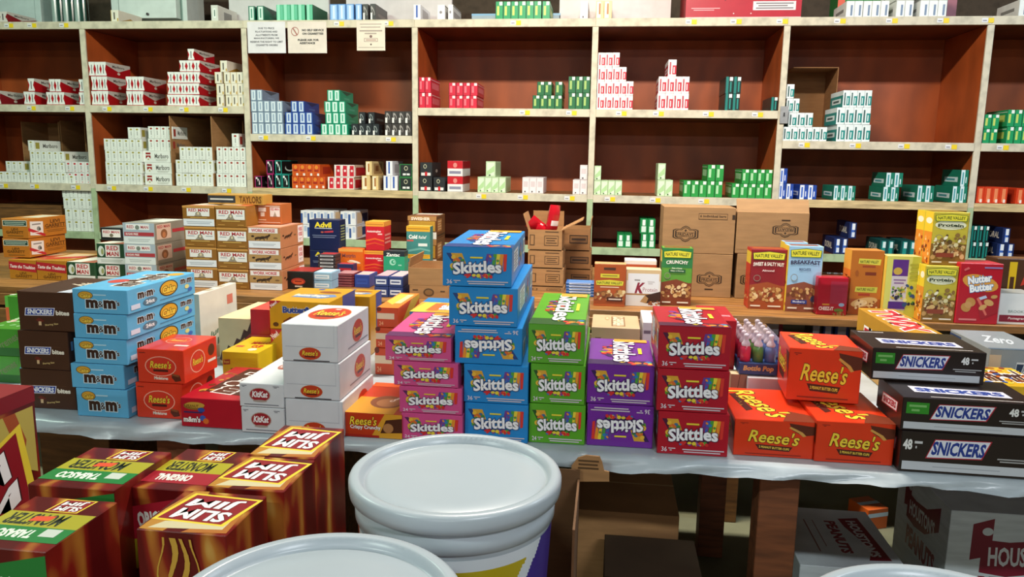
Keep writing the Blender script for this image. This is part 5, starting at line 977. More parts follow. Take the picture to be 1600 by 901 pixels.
def mandm(cx, cy, w, h, outline='#e8dccb', c='#3a2016'):
    o = {'b': 0.06, 'ol': ((0.045, outline),)}
    return ('g', 0, 0, 1, 1, [('t', 'm', cx-w*0.3, cy-h*0.05, w*0.36, h*0.8, c, o), ('t', '&', cx-w*0.04, cy-h*0.05, w*0.17, h*0.6, c, {'b': 0.012, 'ol': ((0.04, outline),)}), ('t', 'm', cx+w*0.22, cy-h*0.05, w*0.36, h*0.8, c, o), ('t', "'s", cx+w*0.46, cy+h*0.1, w*0.11, h*0.5, c, {'b': 0.03, 'ol': ((0.04, outline),)})])
cake = lambda cx, cy, s, asp: [('e', cx, cy, s, s*asp, '#3a2a1a'), ('e', cx, cy, s*0.92, s*asp*0.9, '#d8a032'), ('t', 'Cake', cx, cy-s*asp*0.1, s*1.4, s*asp*0.9, '#f0c84a', {'b': 0.05, 'sh': 0.2, 'ol': ((0.06, '#3a2414'),)})]
D_MMB = (M('#62b4de', 0.34), {'front': cake(0.24, 0.74, 0.14, 1.2)+[('l', 0.38, 0.72, 0.62, 0.82, 1, '#b8e0f0'), mandm(0.54, 0.42, 0.62, 0.44, '#d8ecf4')],
         'right': [mandm(0.25, 0.66, 0.24, 0.32, '#d8ecf4'), ('e', 0.58, 0.62, 0.14, 0.34, '#3a2a1a'), ('e', 0.58, 0.62, 0.125, 0.3, '#e0a832'), ('t', 'Cake', 0.58, 0.58, 0.2, 0.3, '#f0c84a', {'b': 0.05, 'sh': 0.2, 'ol': ((0.06, '#3a2414'),)}), mandm(0.86, 0.74, 0.2, 0.28, '#d8ecf4'), ('e', 0.3, 0.3, 0.1, 0.16, '#57788c'), ('t', '24ct', 0.3, 0.3, 0.12, 0.16, '#eef4f6', {'b': 0.04}), ('r', 0.04, 0.14, 0.16, 0.34, '#d8dff0'), ('l', 0.44, 0.16, 0.9, 0.24, 1, '#4a8ab0'), ('e', 0.86, 0.46, 0.035, 0.1, '#e0d88a'), ('e', 0.91, 0.3, 0.035, 0.1, '#3a6ab8')],
         'top': [('t', "m&m's", 0.58, 0.52, 0.7, 0.5, '#4a2a1c', {'b': 0.06, 'rot': 90, 'ol': ((0.05, '#f0e8dc'),)}), ('e', 0.28, 0.4, 0.16, 0.1, '#c8463c'), ('e', 0.82, 0.84, 0.14, 0.08, '#d8a032')]}, 'mmb')
D_MMR = (M('#b3182a', 0.3), {'front': [('e', 0.22, 0.72, 0.17, 0.13, '#8a6424'), ('e', 0.24, 0.76, 0.16, 0.1, '#c89a3a'), ('t', 'PEANUT', 0.2, 0.72, 0.2, 0.1, '#6a4a14', {'b': 0.03}), ('e', 0.34, 0.6, 0.06, 0.08, '#2a4a9a'), ('r', 0.05, 0.48, 0.36, 0.53, '#2f2a5c'), ('t', "m&m's", 0.18, 0.26, 0.28, 0.2, '#f2ebe4', {'b': 0.05, 'ol': ((0.04, '#4a2216'),)}), ('e', 0.36, 0.32, 0.05, 0.1, '#3a5ab0'), ('e', 0.41, 0.22, 0.05, 0.1, '#d86a2a')],
         'right': [mandm(0.3, 0.6, 0.4, 0.4), ('r', 0.02, 0.05, 0.6, 0.3, '#ece4e0')],
         'top': [('p', [(0.2, 0.2), (0.9, 0.12), (0.95, 0.9), (0.3, 0.95)], '#4a2216'), ('t', "m&m's", 0.58, 0.54, 0.74, 0.5, '#5a2a1a', {'b': 0.06, 'rot': 78, 'ol': ((0.06, '#f2ebe4'),)}), ('b', 0.05, 0.1, 0.3, 0.9, 12, ['#c8923a', '#6a3a1c', '#a8662c'], 0.1, 0.2, 21)]}, 'mmr')
D_MMY = (M('#d8a81a', 0.3), {'front': [('t', "m&m's", 0.6, 0.4, 0.6, 0.5, '#4a2216', {'b': 0.06, 'ol': ((0.05, '#f2ebe4'),)})], 'top': [('t', "m&m's", 0.62, 0.5, 0.8, 0.6, '#4a2216', {'b': 0.06, 'ol': ((0.06, '#f2ebe4'),)}), ('b', 0.0, 0.1, 1, 0.95, 34, ['#3a6a2a', '#d86a1a', '#8a3a1c', '#2f5aa8', '#e0c23a'], 0.1, 0.2, 23)]}, 'mmy')
D_SNB = (M('#482818', 0.36), {'front': [('r', 0.14, 0.6, 0.84, 0.606, '#6a4630'), ('p', [(0.11, 0.38), (0.63, 0.4), (0.66, 0.6), (0.13, 0.58)], '#e6e2ec'), ('p', [(0.125, 0.4), (0.62, 0.415), (0.645, 0.585), (0.145, 0.565)], '#2a3f94'), ('t', 'SNICKERS', 0.385, 0.49, 0.45, 0.13, '#f0f0f4', {'b': 0.04, 'sh': 0.15}), ('t', 'bites', 0.79, 0.475, 0.24, 0.12, '#ece2d0', {'b': 0.05}), ('p', [(0.3, 0.28), (0.36, 0.34), (0.46, 0.26), (0.38, 0.2)], '#6a2418'), ('r', 0.35, 0.14, 0.4, 0.24, '#d8b488'), ('t', 'Sharing Size', 0.58, 0.17, 0.24, 0.06, '#d8b878', {'rot': 8})],
         'top': [('t', 'bites', 0.72, 0.62, 0.5, 0.3, '#d8c8b0', {'b': 0.04, 'rot': 60}), ('p', [(0.72, 0.0), (0.95, 0.0), (1.0, 0.7), (0.85, 0.75)], '#c8ccd8'), ('r', 0, 0.0, 0.05, 1, '#5a3a2c')], 'right': [('t', '17', 0.14, 0.62, 0.2, 0.24, '#6a9ac8', {'b': 0.03})]}, 'snb')
def snick(green=True):
    x = 0.0 if green else -0.02
    a = [('p', [(0.21+x, 0.36), (0.63+x, 0.4), (0.69+x, 0.86), (0.27+x, 0.84)], '#b0283a'), ('p', [(0.22+x, 0.385), (0.622+x, 0.425), (0.678+x, 0.84), (0.275+x, 0.82)], '#dfe2ea'), ('t', 'SNICKERS', 0.45+x, 0.62, 0.4, 0.34, '#20388a', {'b': 0.04, 'sh': 0.22}), ('r', 0.02, 0.06, 0.96, 0.27, '#c3c8ce'), ('l', 0.25, 0.14, 0.75, 0.18, 1, '#a0a6ae'), ('l', 0.72, 0.36, 0.97, 0.48, 2, '#a8a8a8')]
    if green: a += [('r', 0.03, 0.52, 0.2, 0.86, '#2f8a24'), ('l', 0.05, 0.56, 0.18, 0.82, 2, '#7ab868'), ('t', '48', 0.82, 0.72, 0.07, 0.24, '#e6e6e2', {'b': 0.04}), ('l', 0.87, 0.62, 0.93, 0.82, 2, '#c8c8c8')]
    else: a += [('t', '48', 0.05, 0.68, 0.07, 0.26, '#e6e6e2', {'b': 0.04}), ('l', 0.1, 0.56, 0.16, 0.8, 2, '#c8c8c8')]
    lf = [('p', [(0.2, 0.3), (0.82, 0.4), (0.84, 0.74), (0.24, 0.66)], '#c03a48'), ('p', [(0.22, 0.33), (0.8, 0.43), (0.82, 0.71), (0.26, 0.63)], '#e6e4ea'), ('t', 'SNICKERS', 0.52, 0.52, 0.5, 0.2, '#a82a3c', {'b': 0.06, 'rot': 5})]
    top = [('p', [(0.14, 0.27), (0.86, 0.21), (0.86, 0.49), (0.14, 0.55)], '#d8d4e0'), ('t', 'SNICKERS', 0.5, 0.38, 0.66, 0.18, '#2a3f8c', {'b': 0.06, 'rot': -2}), ('l', 0.05, 0.86, 0.3, 0.93, 1, '#c0b8b4'), ('l', 0.22, 0.05, 0.9, 0.1, 1, '#c0b8b4')]
    return (M('#241a18', 0.3), {'front': a, 'left': lf, 'top': top}, ('snk', green))
D_SNK, D_SNK2 = snick(True), snick(False)
D_RCC = (M('#c23a1a', 0.32), {'front': [('p', [(0.45, 0), (1, 0), (1, 1), (0.7, 1)], '#d89a2a'), ('p', [(0.62, 0.2), (0.72, 0.75), (1, 0.85), (1, 0.25)], '#4a2412'), ('e', 0.76, 0.42, 0.09, 0.2, '#b07a48'), ('t', "Reese's", 0.32, 0.68, 0.48, 0.36, LOGO_Y, {'b': 0.018, 'sh': 0.22, 'ol': ((0.03, '#3a140c'),)}), ('t', 'Crispy Crunchy', 0.36, 0.4, 0.54, 0.2, '#f2ece6', {'b': 0.03, 'ol': ((0.04, '#3a140c'),)}), ('r', 0, 0, 0.6, 0.1, '#a82014')],
         'top': [('r', 0, 0, 0.85, 0.5, '#d8982c'), ('e', 0.56, 0.36, 0.3, 0.2, '#8a5030', 20), ('e', 0.6, 0.34, 0.22, 0.13, '#b0764a', 20), ('t', 'Crispy Crunchy', 0.8, 0.6, 0.5, 0.1, '#f0e8e0', {'b': 0.03, 'rot': 66}), ('r', 0, 0.86, 1, 1, '#e05a2a')]}, 'rcc')
D_MALLO = (M('#d8b31e', 0.32), {'front': [('p', [(0.03, 0.62), (0.22, 0.64), (0.22, 0.78), (0.03, 0.76)], '#a03a24'), ('t', 'Boyer', 0.125, 0.7, 0.15, 0.09, '#e8c84a'), ('t', 'MILK CHOCOLATE', 0.46, 0.5, 0.46, 0.08, '#7a4a14'), ('t', 'MALLO CUP', 0.46, 0.28, 0.66, 0.24, '#a02a1c', {'b': 0.06})], 'top': [('t', 'MALLO', 0.62, 0.6, 0.5, 0.18, '#b8321f', {'b': 0.06, 'rot': 6}), ('t', 'CUP', 0.68, 0.38, 0.3, 0.16, '#b8321f', {'b': 0.06, 'rot': 6}), ('r', 0.1, 0.3, 0.32, 0.4, '#c04a34'), ('e', 0.7, 0.18, 0.12, 0.08, '#d8ccb0')]}, 'mallo')
D_BUTF = (M('#c9941a', 0.34), {'front': [('p', [(0, 0.7), (0, 1), (0.2, 1)], '#b8242a'), ('t', 'New!', 0.07, 0.88, 0.13, 0.12, '#f4e4dc', {'rot': 38, 'b': 0.04}), ('t', 'Butterfinger', 0.58, 0.66, 0.72, 0.3, '#2a4a94', {'b': 0.05, 'ol': ((0.04, '#e0d8c0'),)}), ('p', [(0.22, 0.28), (0.34, 0.44), (0.56, 0.38), (0.5, 0.2), (0.3, 0.16)], '#6a2f14'), ('p', [(0.56, 0.38), (0.5, 0.2), (0.6, 0.24)], '#d8902a'), ('e', 0.1, 0.16, 0.05, 0.08, '#5a3410')],
          'top': [('p', [(0.2, 0.3), (0.75, 0.25), (0.95, 0.4), (0.85, 0.55), (0.3, 0.5)], '#6a84b0'), ('t', 'Butterfinger', 0.5, 0.42, 0.6, 0.18, '#e8dcc4', {'b': 0.05, 'rot': -4}), ('e', 0.7, 0.7, 0.2, 0.08, '#8a4a1c', -8), ('r', 0.4, 0.86, 0.5, 0.95, '#3a5a9a')], 'right': [('r', 0.5, 0, 1, 1, '#3a4a8c')]}, 'butf')
D_RRED = (M('#b8242a', 0.25), {'front': [('t', "Reese's", 0.5, 0.28, 0.7, 0.2, '#d8a83a', {'sh': 0.22}), ('r', 0, 0.55, 1, 0.56, '#d86a5c')], 'top': [('r', 0, 0, 1, 1, '#cc4a40')]}, 'rred')
D_CREAM = (M('#dcc79a', 0.4), {'front': [('p', [(0, 0.1), (0.08, 0.3), (0.16, 0.2), (0.28, 0.42), (0.4, 0.36), (0.55, 0.58), (0.66, 0.55), (0.78, 0.78), (0.88, 0.74), (1, 0.95), (1, 0.45), (0.4, 0.12), (0.2, 0.02)], '#4a2414'), ('p', [(0.02, 0.08), (0.4, 0.28), (1, 0.72), (1, 0.5), (0.4, 0.14)], '#9c2a22'), ('p', [(0.3, 0.28), (0.8, 0.6), (0.8, 0.54), (0.3, 0.2)], '#d8a848')], 'top': [('r', 0, 0, 1, 1, '#e6cfa2'), ('p', [(0.5, 1), (0.65, 0.8), (0.8, 0.9), (1, 0.6), (1, 1)], '#7a3a20')]}, 'cream')
D_JUN = (M('#d8d4ca', 0.4), {'front': [('r', 0, 0, 1, 1, '#b9c4bc'), ('t', 'S', 0.5, 0.12, 0.5, 0.13, '#2f6a44', {'b': 0.05})], 'right': [('t', 'Junior', 0.5, 0.4, 0.6, 0.12, '#3f6a52', {'b': 0.02, 'sh': 0.2, 'rot': 12}), ('t', 'Mints', 0.62, 0.28, 0.44, 0.1, '#3f6a52', {'b': 0.02, 'sh': 0.2, 'rot': 12}), ('r', 0.72, 0.72, 0.88, 0.86, '#c87060'), ('e', 0.7, 0.06, 0.2, 0.07, '#4a2a1c'), ('p', [(0, 0), (1, 0), (1, 0.14), (0, 0.2)], '#c4b098')], 'top': [('l', 0.1, 0.2, 0.9, 0.8, 2, '#b8a890')]}, 'jun')
D_FAST = (M('#d0451c', 0.32), {'front': [('r', 0.0, 0.42, 0.82, 0.72, '#e6c8a8'), ('t', '24', 0.2, 0.2, 0.2, 0.2, '#f0a87a', {'b': 0.02}), ('e', 0.1, 0.92, 0.12, 0.12, '#6a2414')], 'right': [('p', [(0.1, 0), (0.4, 0), (1, 0.8), (1, 1), (0.6, 1)], '#d8a83a')], 'top': [('r', 0, 0, 1, 1, '#e07a2c'), ('p', [(0, 0.4), (0.5, 0.2), (0.6, 0.9), (0.1, 0.95)], '#e8b848'), ('p', [(0.5, 0.3), (0.8, 0.3), (0.85, 0.9), (0.55, 0.9)], '#eac890')]}, 'fast')
D_STAR = (M('#2a7cb8', 0.32), {'front': [('t', 'Skittles', 0.5, 0.5, 0.6, 0.3, '#f0f0f0', {'b': 0.05})], 'top': [('r', 0, 0, 1, 0.66, '#e09a3a'), ('p', [(0, 0), (0.35, 0), (0.45, 0.66), (0.1, 0.66)], '#e8c04a'), ('p', [(0.3, 0.1), (0.55, 0.1), (0.6, 0.6), (0.35, 0.6)], '#e06a34'), ('t', 'Skittles', 0.75, 0.34, 0.4, 0.3, '#dfe4ee', {'b': 0.05, 'ol': ((0.04, '#3a5a8c'),)})]}, 'star')
D_HER = (M('#c6a680', 0.42), {'front': [('l', 0.08, 0.74, 0.2, 0.86, 1, '#7a5a3c'), ('r', 0.2, 0.58, 0.8, 0.59, '#a08058'), ('t', "HERSHEY'S", 0.48, 0.4, 0.44, 0.18, '#3a2416', {'b': 0.05, 'rot': 180})], 'top': [('r', 0.41, 0.12, 0.7, 0.85, '#8a6848'), ('t', "HERSHEY'S", 0.555, 0.5, 0.68, 0.24, '#e6cfae', {'b': 0.05, 'rot': 90}), ('e', 0.32, 0.7, 0.05, 0.14, '#b08a60'), ('e', 0.32, 0.7, 0.035, 0.1, '#d2b48c')]}, 'her')
D_PRD = (M('#d9d0d6', 0.4), {'front': [('t', 'P', 0.62, 0.45, 0.3, 0.4, '#b02434', {'b': 0.06, 'sh': 0.2, 'ol': ((0.05, '#2f2a58'),)}), ('l', 0.06, 0.8, 0.36, 0.9, 1, '#7a6a78')], 'top': [('p', [(0.5, 0.1), (1, 0.2), (1, 0.9), (0.45, 0.85)], '#d86a58'), ('p', [(0.45, 0.3), (0.5, 0.1), (0.7, 0.1)], '#2f2a58')]}, 'prd')
D_RED = (M('#b0182a', 0.32), {'top': [('l', 0.3, 0.2, 0.9, 0.4, 1, '#d8808a')]}, 'red')
D_KING = (M('#b8987a', 0.42), {'front': [('r', 0, 0, 1, 1, '#9c7460'), ('p', [(0.2, 0), (0.5, 1), (0.53, 1), (0.23, 0)], '#3a2418'), ('t', 'KING', 0.62, 0.14, 0.6, 0.16, '#2f1f16', {'b': 0.05})], 'top': [('r', 0, 0, 1, 1, '#d8be9a'), ('r', 0.35, 0.3, 0.65, 0.6, '#b8986a')]}, 'king')
D_TWIX = (M('#b9862a', 0.32), {'front': [('r', 0.9, 0.2, 0.96, 0.4, '#5a3a1c'), ('t', 'TWIX', 0.42, 0.6, 0.5, 0.56, '#c02434', {'b': 0.06, 'ol': ((0.06, '#f2ece4'),)})], 'top': [('t', 'TWIX', 0.5, 0.5, 0.86, 0.66, '#c02434', {'b': 0.05, 'sh': 0.1, 'rot': -90, 'ol': ((0.05, '#f2ece4'),)})], 'left': [('t', 'TWIX', 0.5, 0.5, 0.6, 0.5, '#c02434', {'b': 0.06, 'ol': ((0.06, '#f2ece4'),)})]}, 'twix')
D_ZERO = (M('#8c9296', 0.32), {'front': [('t', 'Zero', 0.62, 0.5, 0.36, 0.5, '#1f2f4a', {'b': 0.05, 'sh': 0.2, 'ol': ((0.05, '#d8d8d8'),)}), ('r', 0.0, 0.1, 0.2, 0.9, '#c8b49c')], 'left': [('r', 0.0, 0.7, 0.3, 0.95, '#27406a'), ('p', [(0.1, 0.2), (0.9, 0.1), (0.9, 0.6), (0.1, 0.66)], '#d8c0a4'), ('t', 'ZERO', 0.5, 0.4, 0.6, 0.34, '#1f2a3a', {'b': 0.05, 'ol': ((0.04, '#ece6dc'),)})], 'top': [('t', 'Zero', 0.5, 0.5, 0.5, 0.4, '#c8ccd0', {'b': 0.03, 'rot': -20}), ('r', 0, 0, 1, 0.06, '#5a6a78')]}, 'zero')
D_XTR = (M('#4f9a34', 0.2), {'front': [('r', 0, 0, 0.16, 1, '#e86a3a'), ('r', 0, 0.0, 0.16, 0.25, '#4aa8d0'), ('r', 0, 0.25, 0.16, 0.45, '#6ac04a'), ('r', 0, 0.8, 0.16, 1, '#6ac04a'), ('t', 'Xtremes', 0.6, 0.5, 0.7, 0.3, '#7a8a5a', {'b': 0.02, 'rot': 30}), ('r', 0.2, 0.0, 1, 0.3, '#2f6a2a')], 'top': [('b', 0.05, 0.05, 0.95, 0.95, 26, ['#b8d8a8', '#d8e0c8', '#8ac078', '#e0c0b0'], 0.1, 0.22, 14)], 'right': [('r', 0, 0.4, 1, 0.6, '#4aa8d0')]}, 'xtr')

# ------------------------------------------------------------------ candy on the front table
def depth_from(back, z, Y): return onz(back[0], back[1], z).y-Y
Yk = lambda x, y: onz(x, y, FZ).y
pstack('candy_box', 'box', 'dark brown chocolate bites box', 'brown stack at left end', [(D_SNB, 31, 116, 577), (D_SNB, 27, 106, 516.5), (D_SNB, 27, 114, 455)], FZ, 0.26, back=(150, 434), base=(75, 638), group='dark brown chocolate boxes', yaws=[0.01, -0.02, 0.01])
pstack('candy_box', 'box', 'sky blue chocolate candy box', 'sky blue stack', [(D_MMB, 119, 199, 607), (D_MMB, 111, 193, 568), (D_MMB, 115, 198, 529), (D_MMB, 115, 198, 490), (D_MMB, 113, 198, 451)], FZ, 0.3, back=(240, 422), base=(160, 651), group='sky blue candy boxes', yaws=[0, 0.015, -0.01, 0, 0.005])
for i, (xl, xr, yt, Y, z) in enumerate(((-30, 30, 555, 2.06, FZ), (-28, 32, 512, 2.06, None), (8, 40, 462, 2.4, FZ))):
    lab = ('lower film-wrapped rainbow candy tray at left frame edge', 'upper film-wrapped rainbow candy tray at left frame edge', 'green film-wrapped candy tray behind the brown stack')[i]
    if z is None: z = zprev
    q = pstack('candy_tray', 'tray', '', '', [(D_XTR, xl, xr, yt)], z, 0.24, Y=Y, labels=[lab])
    zprev = onY((xl+xr)/2, yt, Y).z
pstack('candy_box', 'box', 'bright orange miniature cups box', 'two-high stack beside sky blue stack', [(D_RMIN, 212, 284, 598), (D_RMIN, 214, 286, 545)], FZ, 0.2, back=(300, 522), base=(248, 653), group='orange miniature cups boxes')
pstack('candy_box', 'box', '', '', [(D_MMR, 282, 377, 622)], FZ, 0.25, back=(390, 573), base=(330, 668), labels=['red peanut butter candy box between orange and white boxes'])
pstack('candy_box', 'box', 'small white wafer bar box', 'two-high stack left of tall white stack', [(D_KIT, 377, 444, 636), (D_KIT, 374, 443, 598)], FZ, 0.27, back=(470, 553), base=(410, 676), group='small white wafer boxes')
pstack('candy_box', 'box', 'white cups box with orange ovals', 'tall white stack', [(D_RWH, 446, 535, 624), (D_RWH, 442, 530, 565), (D_RWH, 440, 527, 506)], FZ, 0.21, back=(555, 477), base=(490, 681), group='white cups boxes', yaws=[0, 0.0, 0.01])
pstack('candy_box', 'box', '', '', [(D_RCC, 539, 628, 645)], FZ, 0.2, back=(600, 597), base=(580, 683), labels=['red and gold crispy bar box left of pink stack'])
YP = Yk(680, 688)
pstack('candy_box', 'box', 'pink fruit candy box', 'pink stack', [(D_SKP, 627, 723, 646), (D_SKP, 624, 722, 604), (D_SKP, 615, 716, 565), (D_SKP, 602, 705, 525)], FZ, 0.25, back=(665, 487), Y=YP, group='pink fruit candy boxes', yaws=[0, 0.01, -0.02, 0.02])
pstack('candy_box', 'box', 'blue fruit candy box', 'tall blue stack', [(D_SKB, 726, 825.5, 630), (D_SKB, 725, 825.5, 569.5), (D_SKB, 711, 816, 510, True), (D_SKB, 702, 809, 448), (D_SKB, 692, 800, 385)], FZ, 0.26, back=(770, 354), base=(777, 690), group='blue fruit candy boxes', yaws=[0, 0.0, 0.03, 0.02, 0.04])
pstack('candy_box', 'box', 'lime green fruit candy box', 'lime green stack', [(D_SKG, 827, 915, 631), (D_SKG, 829, 915, 568.5), (D_SKG, 826, 914, 506)], FZ, 0.26, back=(880, 457), base=(871, 693), group='lime green candy boxes')
pstack('candy_box', 'box', 'purple fruit candy box', 'purple stack', [(D_SKV, 918, 1022, 632, True), (D_SKV, 918, 1023, 569)], FZ, 0.2, back=(975, 529), base=(970, 698), group='purple candy boxes', labels=['upside-down purple fruit candy box at bottom of purple stack', 'purple fruit candy box on top of purple stack'])
pstack('candy_box', 'box', 'crimson fruit candy box', 'crimson stack', [(D_SKR, 1029, 1140, 644), (D_SKR, 1028, 1140, 577), (D_SKR, 1030, 1143, 509)], FZ, 0.2, back=(1085, 479), base=(1084, 711), group='crimson candy boxes', yaws=[0, -0.01, 0.01])
YR = Yk(1275, 718)
zr = onY(1212, 657, YR).z
pstack('candy_box', 'box', '', '', [(D_REES, 1148, 1274, 656)], FZ, 0.22, back=(1200, 607), Y=YR, labels=['orange peanut butter cups box, lower left of three'])
pstack('candy_box', 'box', '', '', [(D_REES, 1276, 1400, 659)], FZ, 0.22, back=(1310, 610), Y=YR-0.01, labels=['orange peanut butter cups box, lower right of three'])
zr = onY(1338, 658, YR).z+0.004
Yr2 = onz(1290, 606, zr).y
pstack('candy_box', 'box', '', '', [(D_REES, 1234, 1347, 545)], zr, 0.24, back=(1260, 519), Y=min(Yr2, YR+0.13), labels=['orange peanut butter cups box resting on top of two others'], yaws=[-0.08])
YS = Yk(1500, 742)
pstack('candy_box', 'box', 'black chocolate bar box', 'black stack at right end', [(D_SNK2, 1409, 1622, 678), (D_SNK, 1411, 1624, 625)], FZ, 0.24, back=(1450, 590), Y=YS, group='black chocolate bar boxes', yaws=[-0.02, -0.03])
zs2 = onY(1515, 625, YS).z+0.001
pstack('candy_box', 'box', '', '', [(D_SNK, 1364, 1541, 546)], zs2, 0.18, back=(1420, 518), Y=onz(1450, 597, zs2).y, labels=['black chocolate bar box, topmost and set back'], yaws=[-0.03])
# second row
def loose(name, label, des, xl, xr, yt, Y, d, z=None, yaw=0, cat='box', flip=False):
    return pstack(name, cat, '', '', [(des, xl, xr, yt, flip)], FZ if z is None else z, d, Y=Y, labels=[label], yaws=[yaw])[0]
loose('candy_box', 'tall off-white mint candy box behind orange cups', D_JUN, 299, 311, 459, 2.36, 0.26)
loose('candy_box', 'cream chocolate tray with red ribbon print', D_CREAM, 341, 392, 497, 2.38, 0.3)
loose('candy_box', 'small dark red cups box left of yellow stack', D_RRED, 391, 421, 483, 2.36, 0.2)
loose('candy_box', 'yellow marshmallow cup box behind the red box', D_MALLO, 347, 403, 549, 2.14, 0.2)
pstack('candy_box', 'box', 'mustard yellow bar box with blue lettering', 'yellow stack', [(D_BUTF, 423, 515, 515), (D_BUTF, 421, 514, 470)], FZ, 0.25, Y=2.27, group='mustard bar boxes')
loose('candy_box', 'mustard box behind the yellow stack', D_BUTF, 500, 578, 461, 2.58, 0.14)
pstack('candy_box', 'box', 'orange red bar box', 'three-high stack behind pink stack', [(D_FAST, 586, 618, 543), (D_FAST, 587, 620, 511), (D_FAST, 589, 622, 480)], FZ, 0.28, Y=2.35, group='orange bar boxes')
loose('candy_box', 'blue and gold fruit candy box behind pink stack', D_STAR, 640, 712, 487, 2.38, 0.26)
loose('candy_box', 'tan chocolate bar box behind purple stack', D_HER, 924, 1000, 511, 2.34, 0.2)
loose('candy_box', 'white and red nut bar box behind crimson stack', D_PRD, 1004, 1040, 503, 2.36, 0.2)
loose('candy_box', 'plain red box behind crimson stack', D_RED, 1100, 1151, 499, 2.2, 0.22)
loose('candy_box', 'small tan king size box right of crimson stack', D_KING, 1142, 1169, 584, 2.14, 0.05)
pstack('candy_box', 'box', '', '', [(D_TWIX, 1408, 1476, 521)], FZ, 0.3, Y=2.36, back=(1400, 482), labels=['gold caramel bar box behind the black stack'])
pstack('candy_box', 'box', '', '', [(D_ZERO, 1546, 1640, 546)], FZ, 0.3, Y=2.36, back=(1545, 516), labels=['silver nougat bar box behind black stack at right'])
loose('candy_box', 'yellow peanut candy box at right frame edge', D_MMY, 1535, 1640, 602, 2.13, 0.2)
loose('candy_box', 'plain white box under the bottle tray', (M('#d0cfd4', 0.4), {}, 'plain'), 1168, 1232, 590, 2.12, 0.2)
# wrapped tray of small bottles
bp = empty('candy_bottle_tray', onY(1184, 590, 2.14)); bp.location.z = onY(1200, 590, 2.12).z+0.001
tag(bp, 'blue tray of small candy bottles under clear film', 'tray')
trw = 0.052
tr = link('tray', solid_mesh('tray', [(-trw, 0, 0, trw, 0.26, 0.034, M('#2c4a80', 0.35), 0.002)]), bp)
v, f, c = face_art('front', [('t', 'Bottle Pop', 0.5, 0.5, 0.8, 0.55, '#d8b878', {'b': 0.05, 'sh': 0.15})], 2*trw, 0.2, 0.034)
link('lettering', fill_mesh(bpy.data.meshes.new('lettering'), v, f, [ink(q) for q in c]), tr)
for cidx, colr in enumerate(('#d83a5c', '#5a8a4a', '#6a80c0')):
    v, f = lathe([(0, 0), (0.015, 0), (0.015, 0.036), (0.011, 0.044)], 14); nb = len(f)
    v2, f2 = lathe([(0.012, 0.044), (0.0125, 0.05), (0.007, 0.058), (0.006, 0.066), (0.008, 0.072), (0.006, 0.077), (0, 0.079)], 14); b = len(v)
    me = fill_mesh(bpy.data.meshes.new('bottle'), v+v2, f+[tuple(i+b for i in q) for q in f2], [M(colr, 0.25, 'plastic')]*nb+[M('#d8c8d4', 0.2, 'plastic')]*len(f2))
    for p in me.polygons: p.use_smooth = True
    for row in range(6):
        o = link('bottle', me, bp); o.location = (-0.034+0.034*cidx, 0.022+0.042*row, 0.0345)
link('film', solid_mesh('film', [(-trw-0.001, -0.001, 0.0, trw+0.001, 0.261, 0.117, M('#e8ecf4', 0.05, 'film'), 0.012)]), bp)

# ------------------------------------------------------------------ below the front table
cA = printed_box('cardboard_box', 'brown cardboard box on the floor beneath candy table', 'box', (CARD, {'top': [('r', 0, 0.49, 1, 0.51, '#c8a878'), ('l', 0.02, 0.75, 0.3, 0.9, 2, '#5a4026')], 'front': [('l', 0.3, 0.4, 0.7, 0.6, 2, '#5a4026')]}, 'cA'), 0.3, 0.42, 0.5, ((onz(902, 775, 0.5).x+onz(1053, 775, 0.5).x)/2, 2.1, 0.0005))
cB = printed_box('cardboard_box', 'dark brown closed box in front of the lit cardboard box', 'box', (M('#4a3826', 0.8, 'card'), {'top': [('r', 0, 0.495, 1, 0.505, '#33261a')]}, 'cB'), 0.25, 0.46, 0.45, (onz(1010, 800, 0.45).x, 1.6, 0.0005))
P0 = onY(872, 800, 1.5); P1 = onY(900, 800, 1.5)
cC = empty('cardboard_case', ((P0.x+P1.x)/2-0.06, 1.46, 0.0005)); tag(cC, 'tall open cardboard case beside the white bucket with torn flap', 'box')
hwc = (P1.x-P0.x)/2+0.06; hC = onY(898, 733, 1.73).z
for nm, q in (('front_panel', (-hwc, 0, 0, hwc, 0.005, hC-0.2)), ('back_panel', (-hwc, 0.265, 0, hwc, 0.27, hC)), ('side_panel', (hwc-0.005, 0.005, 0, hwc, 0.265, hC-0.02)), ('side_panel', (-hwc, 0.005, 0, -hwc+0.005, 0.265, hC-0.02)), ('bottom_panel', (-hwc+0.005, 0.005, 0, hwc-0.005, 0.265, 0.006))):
    link(nm, solid_mesh(nm, [q+(M('#6e4c2e', 0.8, 'card'), 0)]), cC)  # card colour darkened on every panel to stand in for shade inside the case
fp = [onY(x_, y_, 1.735) for x_, y_ in ((893, 752), (952, 752), (952, 737), (944, 735), (941, 722), (937, 713), (916, 711), (903, 715), (893, 728))]
cx_, cz_ = cC.location.x, 0.0005
V = [(p_.x-cx_, 0.275, p_.z-cz_) for p_ in fp]+[(p_.x-cx_, 0.279, p_.z-cz_) for p_ in fp]; k = len(fp)
Fc = [tuple(range(k)), tuple(range(2*k-1, k-1, -1))]+[(i, i+k, (i+1) % k+k, (i+1) % k) for i in range(k)]
fl = link('flap', fill_mesh(bpy.data.meshes.new('flap'), V, Fc, [CARD]*len(Fc)), cC)
a, b = onY(903, 735, 1.735), onY(936, 717, 1.735)
v, f, c = face_art('front', [('l', 0.0, 0.1, 1.0, 0.95, 3, '#5a4026')], b.x-a.x, 0.004, b.z-a.z)
lt = link('lettering', fill_mesh(bpy.data.meshes.new('lettering'), v, f, [ink(q) for q in c]), fl); lt.location = ((a.x+b.x)/2-cx_, 0.2746, a.z-cz_)
